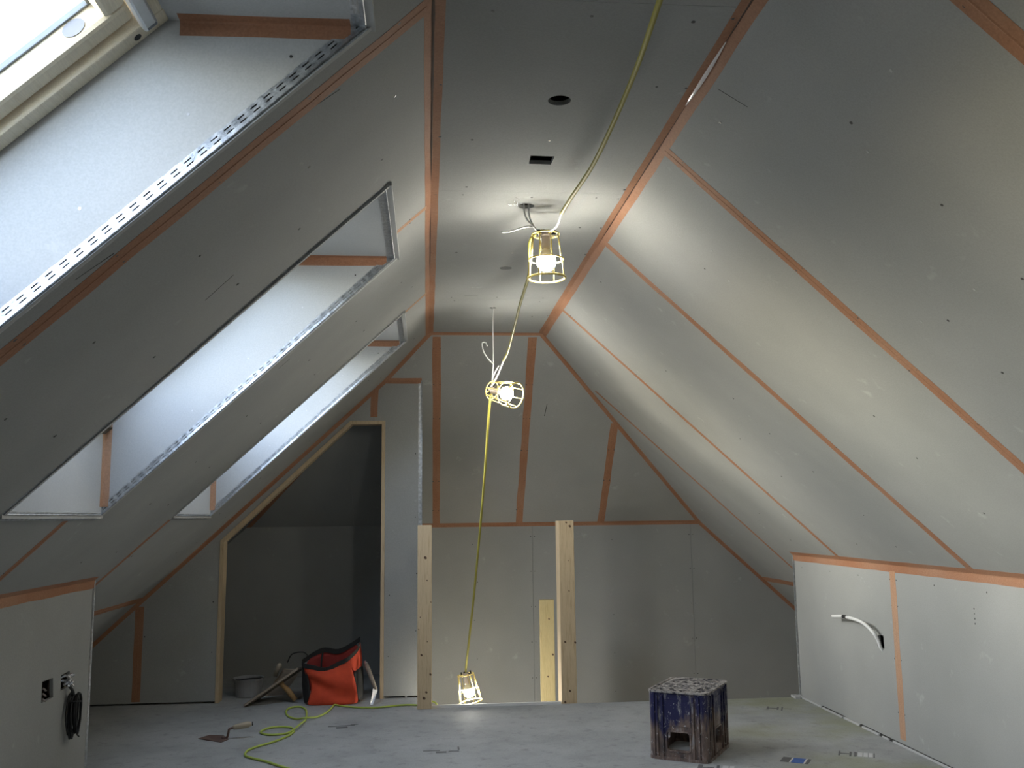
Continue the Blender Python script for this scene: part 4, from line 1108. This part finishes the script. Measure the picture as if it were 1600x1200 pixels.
MB().lathe([(0.075, 0.0), (0.078, 0.004), (0.090, 0.10), (0.096, 0.102), (0.096, 0.112), (0.088, 0.112), (0.072, 0.008), (0.01, 0.008)], 26, (-1.115, 6.28, 0)).build('body', PAIL, pa, smooth=False)
MB().tube(spline([(-1.205, 6.27, 0.105), (-1.15, 6.18, 0.115), (-1.07, 6.17, 0.125), (-1.022, 6.27, 0.108)], 6), 0.004, 6).build('bail', BLACK, pa, smooth=True)
# trowel leaning against the jamb, right of the bag
tr = empty('leaning_trowel', (-0.335, 5.90, 0)); tag(tr, 'narrow trowel with bright tip leaning between bag and jamb', 'trowel')
p0, p1 = V((-0.330, 5.862, 0.003)), V((-0.374, 6.03, 0.232))
o = MB().add([p0+V((0, 0, 0)), p0+V((0.016, 0, 0.0)), V((-0.290, 5.93, 0.075)), V((-0.318, 5.93, 0.085)), p0+V((0, 0.004, 0.0)), p0+V((0.016, 0.004, 0)), V((-0.290, 5.934, 0.075)), V((-0.318, 5.934, 0.085))],
     [(0, 1, 2, 3), (7, 6, 5, 4), (0, 4, 5, 1), (1, 5, 6, 2), (2, 6, 7, 3), (3, 7, 4, 0)]).build('blade', STEEL_L, tr)
MB().tube([(-0.302, 5.932, 0.078), (-0.325, 5.965, 0.125), (-0.350, 6.0, 0.180), (-0.366, 6.02, 0.215)], [0.010, 0.013, 0.014, 0.012], 10).build('handle', GREYW, tr, smooth=True)
MB().tube([(-0.364, 6.018, 0.212), (-0.374, 6.03, 0.230)], [0.010, 0.007], 10).build('cap', STEEL_L, tr, smooth=True)

# ------------------------------------------------------------------ bricklayer's trowel on the floor
bt = empty('bricklayer_trowel', (-1.05, 5.10, 0)); tag(bt, 'bricklayer trowel with bent neck lying on the floor', 'trowel')
out = [(-1.150, 5.112), (-1.109, 5.190), (-1.035, 5.165), (-0.992, 5.080), (-1.015, 5.018)]
n = len(out); vs = [(x, y, 0.001) for x, y in out]+[(x, y, 0.004) for x, y in out]
mesh_obj('blade', vs, [tuple(range(n))[::-1], tuple(range(n, 2*n))]+[(k, (k+1) % n, n+(k+1) % n, n+k) for k in range(n)], STEEL, bt)
MB().tube(spline([(-1.03, 5.10, 0.005), (-1.005, 5.10, 0.008), (-0.998, 5.10, 0.030), (-0.994, 5.10, 0.047), (-0.975, 5.105, 0.053)], 5), 0.006, 8).build('neck', STEEL, bt, smooth=True)
MB().tube([(-0.978, 5.105, 0.052), (-0.968, 5.107, 0.054), (-0.940, 5.112, 0.058), (-0.905, 5.12, 0.063), (-0.888, 5.123, 0.065)], [0.009, 0.012, 0.015, 0.016, 0.010], 12).build('handle', HANDLE, bt, smooth=True)
MB().disc((-0.886, 5.1235, 0.0652), (1, 0.15, 0.1), 0.010, 0.004, 12).build('end_cap', BLACK, bt)
# prop so that the raised handle rests on its blade only: nothing else touches the floor

# ------------------------------------------------------------------ lime cable snaking over the floor
lc = empty('extension_cable', (-0.66, 5.3, 0)); tag(lc, 'thin lime green cable snaking over the floor past the red bag', 'cable')
z = 0.006
pts2 = [(-0.50, 4.33), (-0.56, 4.40), (-0.642, 4.487), (-0.73, 4.591), (-0.803, 4.661), (-0.844, 4.72), (-0.848, 4.813), (-0.812, 4.893), (-0.759, 4.965), (-0.709, 5.071), (-0.685, 5.175), (-0.70, 5.267), (-0.738, 5.307), (-0.79, 5.314), (-0.835, 5.286), (-0.855, 5.2), (-0.811, 5.139), (-0.762, 5.132), (-0.712, 5.157), (-0.685, 5.209), (-0.668, 5.308), (-0.66, 5.475),
        (-0.672, 5.62), (-0.694, 5.76), (-0.730, 5.84), (-0.770, 5.85), (-0.800, 5.80), (-0.797, 5.70), (-0.766, 5.58), (-0.713, 5.507), (-0.66, 5.466), (-0.606, 5.542), (-0.565, 5.658), (-0.548, 5.80), (-0.543, 5.868), (-0.53, 5.872), (-0.492, 5.835), (-0.394, 5.778), (-0.282, 5.761), (-0.173, 5.80), (-0.10, 5.81), (-0.045, 5.79)]
pts3 = [(x, y, z) for x, y in pts2]
# raised where it crosses itself
lift = {19: 0.008, 20: 0.012, 30: 0.012}
pts3 = [(x, y, zz+lift.get(i, 0)) for i, (x, y, zz) in enumerate(pts3)]
MB().tube(spline(pts3, 5), 0.0055, 8).build('cable_run', CORD_G, lc, smooth=True)
MB().tube(spline([(-0.045, 5.79, z), (-0.02, 5.78, 0.02), (0.0, 5.775, 0.035), (0.037, 5.76, 0.030), (0.060, 5.755, 0.016), (0.082, 5.753, -0.03), (0.09, 5.76, -0.12)], 5), 0.0055, 8).build('cable_end', CORD_G, lc, smooth=True)
